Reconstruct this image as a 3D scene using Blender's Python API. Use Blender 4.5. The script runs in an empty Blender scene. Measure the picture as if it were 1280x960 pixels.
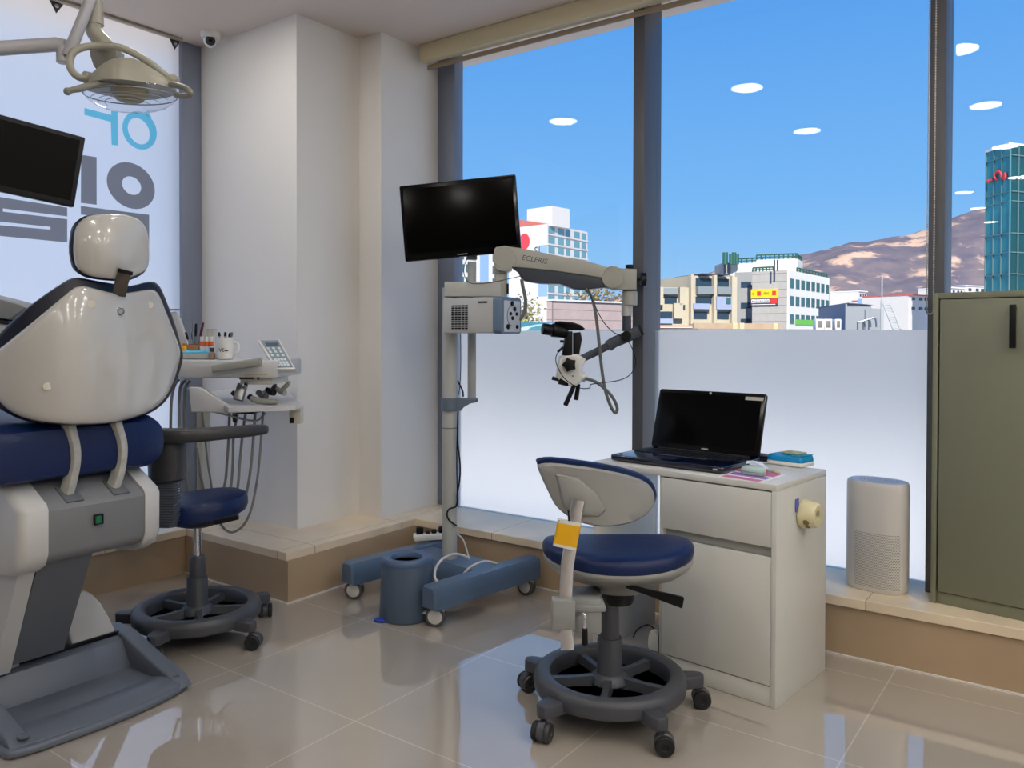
import bpy, bmesh, math, random
from mathutils import Vector as V, Matrix as Mx, noise
random.seed(7)
sc = bpy.context.scene
col = sc.collection
PI = math.pi
# ---------------------------------------------------------------- camera model
F, CX, CY, H = 1008.118, 640.0, 433.426, 1.25
_y, _p, _r = (math.radians(a) for a in (35.83127, -0.820504, 0.121422))
FW = V((-math.sin(_y)*math.cos(_p), math.cos(_y)*math.cos(_p), math.sin(_p)))
_rt = V((math.cos(_y), math.sin(_y), 0)); _up = _rt.cross(FW)
RT = _rt*math.cos(_r) + _up*math.sin(_r)
UP = _up*math.cos(_r) - _rt*math.sin(_r)
CAM = V((0, 0, H))
def ray(px, py): return RT*((px-CX)/F) + UP*((CY-py)/F) + FW
def at(px, py, d): return CAM + ray(px, py)*d                  # point at a given distance along the view
def on(px, py, ax, val):                                       # point on the plane coordinate[ax] = val
    d = ray(px, py); return CAM + d*((val-CAM[ax])/d[ax])
cd = bpy.data.cameras.new('camera'); cam = bpy.data.objects.new('camera', cd); col.objects.link(cam)
m = Mx((RT, UP, -FW)).transposed().to_4x4(); m.translation = CAM; cam.matrix_world = m
cd.sensor_width = 36; cd.sensor_fit = 'HORIZONTAL'; cd.lens = F/1280*36; cd.shift_y = -(480-CY)/1280
cd.clip_start = .02; cd.clip_end = 6000
sc.camera = cam
# ---------------------------------------------------------------- materials
def lin(c):
    return tuple(((x/255)/12.92 if x <= 10 else (((x/255)+.055)/1.055)**2.4) for x in c) + (1,)
MATS = {}
def mat(name, rgb, rough=.5, metal=0, spec=.5, coat=0, coat_rough=.05, bump=None, var=None, alpha=1):
    if name in MATS: return MATS[name]
    m = bpy.data.materials.new(name); m.use_nodes = True
    n = m.node_tree.nodes; l = m.node_tree.links; b = n['Principled BSDF']
    b.inputs['Base Color'].default_value = lin(rgb); b.inputs['Roughness'].default_value = rough
    b.inputs['Metallic'].default_value = metal; b.inputs['Specular IOR Level'].default_value = spec
    b.inputs['Coat Weight'].default_value = coat; b.inputs['Coat Roughness'].default_value = coat_rough; b.inputs['Coat IOR'].default_value = 1.6
    tc = n.new('ShaderNodeTexCoord')
    nz = n.new('ShaderNodeTexNoise'); nz.inputs['Scale'].default_value = (var or (30, 0))[0]
    l.new(tc.outputs['Object'], nz.inputs['Vector'])
    if var:
        mix = n.new('ShaderNodeMix'); mix.data_type = 'RGBA'
        d = var[1]
        mix.inputs[6].default_value = lin(tuple(max(0, c*(1-d)) for c in rgb)); mix.inputs[7].default_value = lin(tuple(min(255, c*(1+d)) for c in rgb))
        l.new(nz.outputs['Fac'], mix.inputs[0]); l.new(mix.outputs[2], b.inputs['Base Color'])
    if bump:
        nb = n.new('ShaderNodeTexNoise'); nb.inputs['Scale'].default_value = bump[0]; nb.inputs['Detail'].default_value = 3
        l.new(tc.outputs['Object'], nb.inputs['Vector'])
        bp = n.new('ShaderNodeBump'); bp.inputs['Strength'].default_value = bump[1]; bp.inputs['Distance'].default_value = .01
        l.new(nb.outputs['Fac'], bp.inputs['Height']); l.new(bp.outputs['Normal'], b.inputs['Normal'])
    MATS[name] = m; return m
def emis(name, rgb, s):
    m = bpy.data.materials.new(name); m.use_nodes = True; b = m.node_tree.nodes['Principled BSDF']
    b.inputs['Base Color'].default_value = (0, 0, 0, 1)
    b.inputs['Emission Color'].default_value = lin(rgb); b.inputs['Emission Strength'].default_value = s
    return m
def math_node(nt, op, a, b=None, c=None):
    x = nt.nodes.new('ShaderNodeMath'); x.operation = op
    for i, q in enumerate((a, b, c)):
        if q is None: continue
        if isinstance(q, (int, float)): x.inputs[i].default_value = q
        else: nt.links.new(q, x.inputs[i])
    return x.outputs[0]
def tiled(name, rgb, line, rough, step, off, width, var=.06, spec=.5, vscale=3, axes=(0, 1), coat=0):
    """flat tiles with thin joint lines every step metres (object coordinates = world here)"""
    m = mat(name, rgb, rough, spec=spec, var=(vscale, var), coat=coat); nt = m.node_tree
    b = nt.nodes['Principled BSDF']; src = b.inputs['Base Color'].links[0].from_socket
    tc = [n for n in nt.nodes if n.type == 'TEX_COORD'][0]
    sx = nt.nodes.new('ShaderNodeSeparateXYZ'); nt.links.new(tc.outputs['Object'], sx.inputs[0])
    f = None
    for i, a in enumerate(axes):
        if step[i] is None: continue
        q = math_node(nt, 'DIVIDE', math_node(nt, 'SUBTRACT', sx.outputs[a], off[i]), step[i])
        q = math_node(nt, 'ABSOLUTE', math_node(nt, 'SUBTRACT', q, math_node(nt, 'ROUND', q)))
        q = math_node(nt, 'LESS_THAN', q, width/step[i]/2)
        f = q if f is None else math_node(nt, 'MAXIMUM', f, q)
    mix = nt.nodes.new('ShaderNodeMix'); mix.data_type = 'RGBA'
    nt.links.new(f, mix.inputs[0]); nt.links.new(src, mix.inputs[6]); mix.inputs[7].default_value = lin(line)
    nt.links.new(mix.outputs[2], b.inputs['Base Color'])
    return m
def glass_mat(name, tint, f0=.04, scale=1.0):
    m = bpy.data.materials.new(name); m.use_nodes = True; nt = m.node_tree; nt.nodes.clear()
    o = nt.nodes.new('ShaderNodeOutputMaterial'); t = nt.nodes.new('ShaderNodeBsdfTransparent'); t.inputs[0].default_value = tint+(1,)
    g = nt.nodes.new('ShaderNodeBsdfGlossy'); g.inputs['Roughness'].default_value = 0.0
    lw = nt.nodes.new('ShaderNodeLayerWeight'); lw.inputs[0].default_value = .5
    fac = math_node(nt, 'ADD', math_node(nt, 'MULTIPLY', math_node(nt, 'POWER', lw.outputs['Facing'], 5.0), scale*.9), f0)
    mx = nt.nodes.new('ShaderNodeMixShader'); nt.links.new(fac, mx.inputs[0]); nt.links.new(t.outputs[0], mx.inputs[1]); nt.links.new(g.outputs[0], mx.inputs[2])
    nt.links.new(mx.outputs[0], o.inputs[0]); MATS[name] = m; return m
def film_mat(name, rgb, rough, tmix):
    """frosted sheet: part diffuse scattering through it, part rough refraction"""
    m = bpy.data.materials.new(name); m.use_nodes = True; nt = m.node_tree; nt.nodes.clear()
    o = nt.nodes.new('ShaderNodeOutputMaterial'); t = nt.nodes.new('ShaderNodeBsdfTranslucent'); t.inputs[0].default_value = rgb+(1,)
    r = nt.nodes.new('ShaderNodeBsdfRefraction'); r.inputs['Color'].default_value = rgb+(1,); r.inputs['Roughness'].default_value = rough; r.inputs['IOR'].default_value = 1.3
    mx = nt.nodes.new('ShaderNodeMixShader'); mx.inputs[0].default_value = tmix
    nt.links.new(r.outputs[0], mx.inputs[1]); nt.links.new(t.outputs[0], mx.inputs[2])
    nt.links.new(mx.outputs[0], o.inputs[0]); MATS[name] = m; return m
# ---------------------------------------------------------------- mesh builder
def cr(pts, n=6, closed=False):
    """Catmull-Rom smoothing"""
    pts = [V(p) for p in pts]; N = len(pts); out = []
    rng = range(N if closed else N-1)
    for i in rng:
        g = (lambda k: pts[k % N]) if closed else (lambda k: pts[min(max(k, 0), N-1)])
        a, b, c, d = g(i-1), g(i), g(i+1), g(i+2)
        for j in range(n):
            t = j/n
            out.append(.5*((2*b) + (c-a)*t + (2*a-5*b+4*c-d)*t*t + (3*b-a-3*c+d)*t**3))
    if not closed: out.append(pts[-1].copy())
    return out
def roundrect(w, h, r, n=5):
    o = []
    for cx, cy, a0 in ((w/2-r, h/2-r, 0), (-w/2+r, h/2-r, 90), (-w/2+r, -h/2+r, 180), (w/2-r, -h/2+r, 270)):
        for i in range(n+1):
            a = math.radians(a0+90*i/n); o.append((cx+r*math.cos(a), cy+r*math.sin(a)))
    return o
WB = {}
class MB:
    def __init__(s, M=None): s.b = bmesh.new(); s.M = M or Mx.Identity(4)
    def _v(s, p): return s.b.verts.new(s.M @ V(p))
    def _face(s, vs):
        try: return s.b.faces.new(vs)
        except ValueError: return None
    def box(s, c, d, bev=0, rot=None, seg=2):
        t = bmesh.new(); bmesh.ops.create_cube(t, size=1)
        bmesh.ops.scale(t, vec=V(d), verts=t.verts)
        if bev: bmesh.ops.bevel(t, geom=list(t.edges), offset=min(bev, min(d)*.49), segments=seg, affect='EDGES', profile=.5)
        s._merge(t, Mx.Translation(V(c)) @ (rot.to_4x4() if rot else Mx.Identity(4))); return s
    def _merge(s, t, X):
        mp = {}
        for v in t.verts: mp[v.index if v.index >= 0 else id(v)] = None
        t.verts.index_update()
        vs = [s.b.verts.new(s.M @ (X @ v.co)) for v in t.verts]
        for f in t.faces: s._face([vs[v.index] for v in f.verts])
        t.free()
    def hexa(s, p8):
        """box from 8 corners: bottom ring 0-3, top ring 4-7"""
        v = [s._v(p) for p in p8]
        for q in ((3, 2, 1, 0), (4, 5, 6, 7), (0, 1, 5, 4), (1, 2, 6, 5), (2, 3, 7, 6), (3, 0, 4, 7)): s._face([v[i] for i in q])
        return s
    def loft(s, rings, caps=True, closed=True):
        R = [[s._v(p) for p in r] for r in rings]; n = len(R[0])
        for a, b in zip(R, R[1:]):
            for i in range(n if closed else n-1):
                j = (i+1) % n; s._face([a[i], a[j], b[j], b[i]])
        if caps: s._face(R[0][::-1]); s._face(R[-1])
        return s
    def tube(s, pts, r, seg=10, closed=False, sm=0, flat=1.0, up=None):
        pts = [V(p) for p in pts]
        if sm: pts = cr(pts, sm, closed)
        N = len(pts); rs = r if isinstance(r, (list, tuple)) else [r]*N
        if len(rs) != N: rs = [rs[0]+(rs[-1]-rs[0])*i/(N-1) for i in range(N)]
        rings = []; prev = None
        for i in range(N):
            if closed: t = pts[(i+1) % N]-pts[i-1]
            else: t = pts[min(i+1, N-1)]-pts[max(i-1, 0)]
            t = t.normalized() if t.length > 1e-9 else V((0, 0, 1))
            if prev is None:
                a = V(up) if up else (V((0, 0, 1)) if abs(t.z) < .9 else V((1, 0, 0)))
                u = (a - t*a.dot(t)).normalized()
            else: u = (prev - t*prev.dot(t)); u = u.normalized() if u.length > 1e-6 else prev
            prev = u; w = t.cross(u)
            rings.append([pts[i]+(u*math.cos(2*PI*k/seg)*flat+w*math.sin(2*PI*k/seg))*rs[i] for k in range(seg)])
        if closed: rings.append(rings[0]); return s.loft(rings, caps=False)
        return s.loft(rings)
    def bar(s, pts, w, t, up, sm=0, bev=.25):
        """flat bar: width w along 'up' x tangent, thickness t along up"""
        pts = [V(p) for p in pts]
        if sm: pts = cr(pts, sm)
        N = len(pts); rings = []
        for i in range(N):
            tg = (pts[min(i+1, N-1)]-pts[max(i-1, 0)]).normalized(); a = V(up); u = (a-tg*a.dot(tg)).normalized(); q = tg.cross(u)
            rings.append([pts[i]+q*x+u*y for x, y in roundrect(w, t, min(w, t)*bev, 3)])
        return s.loft(rings)
    def lathe(s, prof, o=(0, 0, 0), ax=(0, 0, 1), seg=32, sx=1, sy=1):
        q = V((0, 0, 1)).rotation_difference(V(ax).normalized()).to_matrix(); o = V(o)
        rings = [[o+q @ V((r*math.cos(2*PI*k/seg)*sx, r*math.sin(2*PI*k/seg)*sy, z)) for k in range(seg)] for r, z in prof]
        return s.loft(rings)
    def cyl(s, a, b, r, r2=None, seg=20, bev=0):
        a, b = V(a), V(b); L = (b-a).length; r2 = r if r2 is None else r2
        p = [(r-bev, 0), (r, bev), (r2, L-bev), (r2-bev, L)] if bev else [(r, 0), (r2, L)]
        return s.lathe(p, a, b-a, seg)
    def prism(s, poly, o, ux, uy, d, bev=0, seg=3):
        """2-D outline in the frame (o, ux, uy), extruded by d along ux x uy, edges rounded by bev"""
        o, ux, uy = V(o), V(ux), V(uy); n = ux.cross(uy).normalized(); P = [V((p[0], p[1])) for p in poly]
        A = sum(P[i-1].x*P[i].y-P[i].x*P[i-1].y for i in range(len(P)))
        if A < 0: P.reverse()
        N = len(P)
        def off(k):
            if k == 0: return P
            out = []
            for i in range(N):
                e1 = (P[i]-P[i-1]); e2 = (P[(i+1) % N]-P[i]); e1 = e1.normalized() if e1.length > 1e-9 else e2.normalized(); e2 = e2.normalized() if e2.length > 1e-9 else e1
                n1 = V((-e1.y, e1.x)); n2 = V((-e2.y, e2.x)); b = n1+n2
                b = b/max(b.dot(n1), .35) if b.length > 1e-6 else n1
                out.append(P[i]+b*k)
            return out
        lev = []
        if bev:
            for i in range(seg+1):
                a = PI/2*i/seg; lev.append((bev*(1-math.sin(a)), bev*(1-math.cos(a))))
            lev += [(k, d-z) for k, z in reversed(lev)]
        else: lev = [(0, 0), (0, d)]
        return s.loft([[o+ux*p.x+uy*p.y+n*z for p in off(k)] for k, z in lev])
    def sphere(s, c, r, sc3=(1, 1, 1), u=20, v=12):
        t = bmesh.new(); bmesh.ops.create_uvsphere(t, u_segments=u, v_segments=v, radius=r)
        bmesh.ops.scale(t, vec=V(sc3), verts=t.verts); s._merge(t, Mx.Translation(V(c))); return s
    def quad(s, pts): s._face([s._v(p) for p in pts]); return s
    def build(s, name, m, parent=None, base=None, ang=40, fix=True):
        if fix: bmesh.ops.recalc_face_normals(s.b, faces=s.b.faces)
        me = bpy.data.meshes.new(name)
        B = WB[parent.name] if parent else V(base or (0, 0, 0))
        bmesh.ops.translate(s.b, verts=s.b.verts, vec=-B)
        s.b.to_mesh(me); s.b.free()
        for p in me.polygons: p.use_smooth = True
        try: me.set_sharp_from_angle(angle=math.radians(ang))
        except Exception: pass
        me.materials.append(m)
        o = bpy.data.objects.new(name, me); col.objects.link(o)
        if parent: o.parent = parent
        else: o.location = B
        WB[o.name] = B; return o
def tag(o, label, cat, group=None, kind=None):
    o['label'] = label; o['category'] = cat
    if group: o['group'] = group
    if kind: o['kind'] = kind
    return o
def thing(name, label, cat, base=(0, 0, 0), group=None):
    o = bpy.data.objects.new(name, None); col.objects.link(o); o.location = V(base); o.empty_display_size = .05
    WB[o.name] = V(base); return tag(o, label, cat, group)
def struct(name, mb, m, label=None):
    o = mb.build(name, m); o['kind'] = 'structure'
    if label: o['label'] = label
    return o
def struct_empty(name, base=(0, 0, 0), label=None):
    o = bpy.data.objects.new(name, None); col.objects.link(o); o.location = V(base); WB[o.name] = V(base); o['kind'] = 'structure'
    if label: o['label'] = label
    return o
def text(name, s, o, ux, uy, h, m, parent, depth=.0008, align='CENTER', shear=0):
    """lettering of cap height ~h lying in the frame (ux, uy) at point o"""
    c = bpy.data.curves.new(name, 'FONT'); c.body = s; c.size = h*1.4; c.align_x = align; c.align_y = 'CENTER'; c.extrude = depth; c.shear = shear
    c.resolution_u = 3
    t = bpy.data.objects.new(name+'_src', c); me = bpy.data.meshes.new_from_object(t)
    bpy.data.objects.remove(t); bpy.data.curves.remove(c)
    ux, uy = V(ux).normalized(), V(uy).normalized(); X = Mx((ux, uy, ux.cross(uy))).transposed().to_4x4(); X.translation = V(o)-WB[parent.name]
    me.transform(X); me.name = name; me.materials.clear(); me.materials.append(m)
    ob = bpy.data.objects.new(name, me); col.objects.link(ob); ob.parent = parent; WB[ob.name] = WB[parent.name]; return ob
# common materials
WHITE = mat('white_plastic', (226, 226, 222), .3)
GLOSSW = mat('gloss_white_shell', (188, 186, 181), .16, coat=.25)
NAVY = mat('navy_leatherette', (9, 31, 76), .42, spec=.35, bump=(60, .15))
DARKNAVY = mat('dark_navy_trim', (10, 14, 34), .4)
GREY = mat('grey_plastic', (112, 116, 122), .4)
BLUEGREY = mat('blue_grey_paint', (80, 100, 124), .35, var=(4, .04))
DKGREY = mat('dark_grey_plastic', (58, 64, 74), .45)
CHAR = mat('charcoal_plastic', (50, 50, 52), .45)
BLACK = mat('black_plastic', (9, 9, 10), .4, spec=.3)
GLOSSK = mat('gloss_black', (4, 4, 5), .14, spec=.25)
RUBBER = mat('black_rubber', (24, 24, 26), .7)
CHROME = mat('chrome', (225, 226, 230), .1, metal=1)
STEEL = mat('brushed_steel', (150, 150, 150), .32, metal=1)
CREAM = mat('cream_enamel', (164, 164, 155), .35)
LTGREY = mat('light_grey_enamel', (172, 174, 170), .4)
HOSE = mat('grey_hose', (128, 126, 122), .5)
# ================================================================ room
CEIL = 2.91
FLOOR = tiled('floor_tile', (172, 163, 152), (196, 188, 178), .04, (.667, .667), (-.592, 3.14), .0045, var=.03, vscale=2.0, spec=.5, coat=1); FLOOR.node_tree.nodes['Principled BSDF'].inputs['Coat IOR'].default_value = 1.9; FLOOR.node_tree.nodes['Principled BSDF'].inputs['Coat Roughness'].default_value = .008
LEDGE = tiled('ledge_wood_tile', (226, 209, 182), (152, 134, 110), .3, (.6, .6), (-.70, 2.42+.165), .004, var=.07, vscale=5)
LEDGEF = mat('ledge_front_tile', (172, 150, 122), .4, var=(3, .06))
WALL = mat('wall_paint', (226, 223, 218), .7, var=(1.5, .015))
CEILM = mat('ceiling_paint', (212, 200, 190), .8, var=(1.5, .01))
FRAME = mat('window_frame_metal', (84, 85, 90), .45, metal=0)
FRAMEL = mat('corner_frame_metal', (122, 130, 148), .45, metal=0)
BLIND = mat('blind_fabric', (208, 196, 160), .6)
CHAINM = mat('bead_chain_metal', (170, 165, 155), .35, metal=.6)
def bx(a, b): return MB().box(((a[0]+b[0])/2, (a[1]+b[1])/2, (a[2]+b[2])/2), (b[0]-a[0], b[1]-a[1], b[2]-a[2]))
struct('floor', bx((-4.6, -8.2, -.1), (3.6, 3.72, 0)), FLOOR)
struct('ceiling', bx((-4.6, -8.2, CEIL), (3.6, 3.9, CEIL+.15)), CEILM)
struct('wall_back', bx((-4.6, -8.35, 0), (3.75, -8.2, CEIL)), WALL)
struct('wall_right', bx((3.6, -8.2, 0), (3.75, 3.9, CEIL)), WALL)
struct('wall_left', bx((-4.6, -8.2, 0), (-4.4, -1.6, CEIL)), WALL)
# corner column with its narrower pier beside the window
w = MB(); w.prism([(-4.6, 2.744), (-3.36, 2.744), (-3.36, 3.183), (-3.188, 3.183), (-3.188, 3.70), (-4.6, 3.70)], (0, 0, .235), (1, 0, 0), (0, 1, 0), CEIL-.235)
struct('wall_corner', w, WALL, 'white column standing in the corner between the two windows')
# tiled ledges
def ledge(name, poly, inner):
    a = MB().prism(inner, (0, 0, 0), (1, 0, 0), (0, 1, 0), .197); t = struct(name, a, LEDGEF, None)
    b = MB().prism(poly, (0, 0, .197), (1, 0, 0), (0, 1, 0), .038, bev=.002, seg=1); o = b.build('ledge_top', LEDGE, t); return t
t1 = ledge('trim_1', [(-4.6, -1.6), (-3.842, -1.6), (-3.842, 2.415), (-4.6, 2.415)], [(-4.6, -1.6), (-3.855, -1.6), (-3.855, 2.415), (-4.6, 2.415)])
t1['label'] = 'tan tiled ledge under the banner window'
t2 = ledge('trim_2', [(-4.6, 2.4155), (-3.035, 2.4155), (-3.035, 3.72), (-4.6, 3.72)], [(-4.6, 2.4155), (-3.025, 2.4155), (-3.025, 3.72), (-4.6, 3.72)])
t2['label'] = 'tan tiled ledge around the foot of the white column'
t3 = ledge('trim_3', [(-3.0345, 3.288), (3.6, 3.288), (3.6, 3.72), (-3.0345, 3.72)], [(-3.024, 3.302), (3.6, 3.302), (3.6, 3.72), (-3.024, 3.72)])
t3['label'] = 'long tan tiled ledge under the big window'
# windows: pane, frosted film below eye height, frame post
GLASS = glass_mat('window_glass', (.955, .965, .97), .012)
FILM = film_mat('frosted_film', (1.0, .965, .9), .55, .3)
YG = 3.671
def window(n, x0, x1, post, label, pm=FRAME, pd=.13):
    w = struct_empty('window_%d' % n, (x0, YG, .235), label)
    bx((x0, YG+.004, .235), (x1, YG+.012, CEIL)).build('glass_pane', GLASS, w)
    MB().quad([(x0, YG, .235), (x1, YG, .235), (x1, YG, 1.275), (x0, YG, 1.275)]).build('frosted_film', FILM, w, fix=False)
    MB().box(((post[0]+post[1])/2, YG-pd/2+.03, (CEIL+.235)/2), (post[1]-post[0], pd+.06, CEIL-.235), .003).build('frame_post', pm, w)
    return w
window(2, -3.06, -1.832, (-3.186, -3.056), 'clear window pane beside the white column with frosted lower half', FRAMEL, .02)
window(3, -1.772, -.534, (-1.832, -1.772), 'wide middle window pane with frosted lower half behind the desk')
window(4, -.477, .9, (-.535, -.477), 'right window pane behind the olive cabinet')
window(5, .96, 2.3, (.9, .96), 'window pane beyond the olive cabinet')
window(6, 2.36, 3.6, (2.3, 2.36), 'last window pane by the right wall')
# window on the left wall, its glass hidden by the banner
XW = -4.30
w1 = struct_empty('window_1', (XW, 2.6, .235), 'left window covered by a white printed banner')
bx((XW-.012, -1.6, .235), (XW-.004, 2.62, CEIL)).build('glass_pane', GLASS, w1)
MB().box((-4.27, 2.682, (CEIL+.235)/2), (.14, .123, CEIL-.235), .003).build('frame_post', FRAMEL, w1)
MB().box((-4.17, .5, CEIL-.007), (.03, 4.2, .014), .002).build('blind_headrail', mat('headrail_taupe', (150, 140, 124), .5), w1)
# roller blind over the big window
rb = thing('roller_blind', 'rolled up cream roller blind along the top of the big window', 'blind', (-3.15, 3.5, 2.78))
MB().box((-.0, 3.48, 2.863), (6.3, .07, .094), .008).build('headrail', BLIND, rb)
MB().box((-.0, 3.522, 2.799), (6.3, .012, .028), .005).build('bottom_rail', mat('blind_rail', (150, 134, 112), .4), rb)
def chain(name, label, x, y, z0, z1, dx, dy):
    t = thing(name, label, 'blind chain', (x, y, z0))
    P = []
    r = math.hypot(dx, dy)/2
    for i in range(13):
        a = PI+PI*i/12; P.append((x+dx/2*math.cos(a), y+dy/2*math.cos(a), z0+r+r*math.sin(a)))
    pts = [(x-dx/2, y-dy/2, z1)]+P+[(x+dx/2, y+dy/2, z1)]
    MB().tube(pts, .0012, 6).build('cord', CHAINM, t)
    b = MB(); L = z1-z0-r; n = int(L/.0105)
    for i in range(n):
        for s in (-1, 1): b.sphere((x+s*dx/2, y+s*dy/2, z0+r+i*L/n), .0035, u=6, v=4)
    for p in P[1:-1]: b.sphere(p, .0035, u=6, v=4)
    o = b.build('beads', CHAINM, t); o['kind'] = 'stuff'
    return t
chain('bead_chain', 'looped metal bead chain hanging in front of the right window post', -.519, 3.49, 1.335, 2.83, .024, -.003)
chain('bead_chain', 'beige bead chain hanging down beside the white column', -4.215, 2.725, .95, CEIL, .006, .02)
# banner with mirrored lettering (seen from behind), hung by grommets
BANM = film_mat('banner_fabric', (.97, .92, .89), .7, .85)
XB = -4.215
ban = thing('banner', 'large white translucent banner with grey and blue letters covering the left window', 'banner', (XB, 1, .3))
MB().quad([(XB, -1.55, .3), (XB, 2.612, .3), (XB, 2.612, 2.905), (XB, -1.55, 2.905)]).build('fabric', BANM, ban, fix=False)
BBLUE = film_mat('banner_ink_blue', (.20, .66, .82), .7, .9); BGREY = film_mat('banner_ink_grey', (.27, .265, .27), .7, .9)
def ink(name, m, outer, hole=None, lay=1):
    X = XB+.002*lay
    q = MB(); P = [on(x, y, 0, X) for x, y in outer]
    if hole:
        Q = [on(x, y, 0, X) for x, y in hole]; q.loft([P, Q], caps=False)
    else: q._face([q._v(p) for p in P])
    return q.build(name, m, ban)
def ell(cx, cy, a, b, rot, n=36):
    r = math.radians(rot); return [(cx+a*math.cos(2*PI*k/n)*math.cos(r)-b*math.sin(2*PI*k/n)*math.sin(r), cy+a*math.cos(2*PI*k/n)*math.sin(r)+b*math.sin(2*PI*k/n)*math.cos(r)) for k in range(n)]
ink('blue_letter', BBLUE, ell(174.5, 163, 25, 20.5, 62), ell(173.5, 164, 17.5, 12.5, 62))
ink('blue_letter', BBLUE, [(105.5, 135), (139, 143.5), (139, 138), (147, 140), (147.5, 182), (139.5, 181), (138.5, 152.5), (105.5, 143.5)])
ink('blue_letter', BBLUE, [(179, 141), (185.5, 138.5), (189.5, 147.5), (186, 146.5)])
ink('grey_letter', BGREY, ell(163.5, 232, 33, 26, 42), ell(164.5, 232, 13.2, 10.2, 42))
ink('grey_letter', BGREY, [(101.5, 193.5), (120.8, 196.5), (120.8, 256), (101, 253.5)])
ink('grey_letter', BGREY, [(101, 257.5), (186.5, 268.5), (186.5, 312), (174, 312), (174, 278), (101, 268)])
for q_ in ([(-40, 240), (84, 259.5), (84, 270.5), (3.5, 260.5), (-40, 255.1)], [(-40, 255.1), (3.5, 260.5), (3.5, 264.5), (-40, 259.2)], [(-40, 259.2), (3.5, 264.5), (84, 274), (84, 285.6), (63, 283.5), (-40, 273)], [(63, 283.5), (84, 285.6), (84, 289.2), (63, 287)], [(-40, 278), (63, 287), (84, 289.2), (84, 303), (-40, 291)]): ink('grey_letter', BGREY, q_)
for gx, gy in ((70, 8), (218, 54.5)):
    P = on(gx, gy, 0, XB+.004); g = MB()
    g.prism([(-.035, .025), (.035, .02), (.0, -.035)], P-V((.0, 0, 0)), (0, 1, 0), (0, 0, 1), .004, bev=.001, seg=1)
    go = g.build('corner_tab', DKGREY, ban)
    MB().cyl(P+V((.003, 0, 0)), P+V((.009, 0, 0)), .011).build('grommet', CHROME, go)
# ceiling downlights (left ones mirrored in the glass; unseen right rows added for light)
LAMP = emis('lamp_diffuser', (255, 250, 242), 68.0)
for i, (x, y) in enumerate([(-3.35, 2.05), (-1.9, 2.05), (-1.9, .66)]+[(-.65, y) for y in (2.05, .66, -.9, -2.57)]+[(-1.24, y) for y in (-3.25, -4.66, -6.2)]+[(x, y) for x in (.7, 1.5, 2.3, 3.1) for y in (2.7, 1.5, .3, -.9)]):
    t = thing('downlight', 'round white recessed downlight in the ceiling, mirrored in the window; the right-hand rows are unseen, added for light', 'ceiling light', (x, y, CEIL), 'recessed ceiling downlights')
    MB().lathe([(.1, -.001), (.102, -.006), (.115, -.004), (.12, -.0005)], (x, y, CEIL)).build('trim_ring', WHITE, t)
    MB().lathe([(.0005, -.0065), (.1, -.0065), (.1, -.0015), (.0005, -.0015)], (x, y, CEIL)).build('diffuser', LAMP, t)
# security camera on the ceiling by the column
P = on(263, 48, 2, CEIL-.03); cx, cy = P.x, P.y
cc = thing('security_camera', 'small white turret security camera on the ceiling in the corner', 'security camera', (cx, cy, CEIL))
MB().lathe([(.052, 0), (.052, -.02), (.045, -.034), (.0005, -.034)], (cx, cy, CEIL)).build('mount', WHITE, cc)
q = V((-cx, -cy, -1.2)).normalized(); c0 = V((cx, cy, CEIL-.045))
hd = MB().sphere(c0, .036).build('camera_ball', WHITE, cc)
MB().lathe([(.024, .022), (.026, .034), (.024, .037), (.0005, .036)], c0, q, 24).build('lens_ring', mat('camera_glass', (40, 48, 62), .15), hd)
MB().sphere(c0+q*.032, .011).build('lens', GLOSSK, hd)
# ================================================================ light
wd = bpy.data.worlds.new('sky'); sc.world = wd; wd.use_nodes = True; nt = wd.node_tree; bg = nt.nodes['Background']
tc = nt.nodes.new('ShaderNodeTexCoord'); sx = nt.nodes.new('ShaderNodeSeparateXYZ'); nt.links.new(tc.outputs['Generated'], sx.inputs[0])
rp = nt.nodes.new('ShaderNodeValToRGB'); nt.links.new(math_node(nt, 'MULTIPLY_ADD', sx.outputs['Z'], .5, .5), rp.inputs[0])
E = rp.color_ramp; E.elements[0].position = 0; E.elements[0].color = lin((150, 146, 138)); E.elements[1].position = 1; E.elements[1].color = lin((60, 118, 210))
for z, c in ((-.02, (178, 178, 172)), (.0, (172, 213, 255)), (.06, (156, 208, 255)), (.16, (126, 192, 255)), (.38, (92, 166, 246)), (.6, (76, 144, 232))):
    e = E.elements.new(z*.5+.5); e.color = lin(c)
nt.links.new(rp.outputs[0], bg.inputs[0]); bg.inputs[1].default_value = 1.0
sl = bpy.data.lights.new('sun', 'SUN'); sl.energy = 8; sl.angle = .009; sl.color = (1, .94, .84)
so = bpy.data.objects.new('sun', sl); col.objects.link(so)
so.rotation_euler = V((.42, -.72, .56)).to_track_quat('Z', 'Y').to_euler()
sc.view_settings.view_transform = 'Standard'; sc.view_settings.look = 'None'; sc.view_settings.exposure = 0; sc.view_settings.gamma = 1
sc.cycles.use_denoising = True; sc.cycles.max_bounces = 10; sc.cycles.diffuse_bounces = 5; sc.cycles.glossy_bounces = 5; sc.cycles.transmission_bounces = 6
sc.cycles.transparent_max_bounces = 16; sc.cycles.sample_clamp_indirect = 6; sc.cycles.caustics_reflective = False; sc.cycles.caustics_refractive = True

# pale joint strip where the ledges meet the floor
JOINT = mat('joint_white', (214, 210, 204), .6)
for i, (a, b) in enumerate((((-3.85, 2.407, 0), (-3.02, 2.4155, .006)), ((-3.025, 2.4155, 0), (-3.017, 3.30, .006)), ((-3.02, 3.294, 0), (3.6, 3.302, .006)))): struct('baseboard_%s' % ('front', 'column', 'window')[i], bx(a, b), JOINT)
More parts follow.
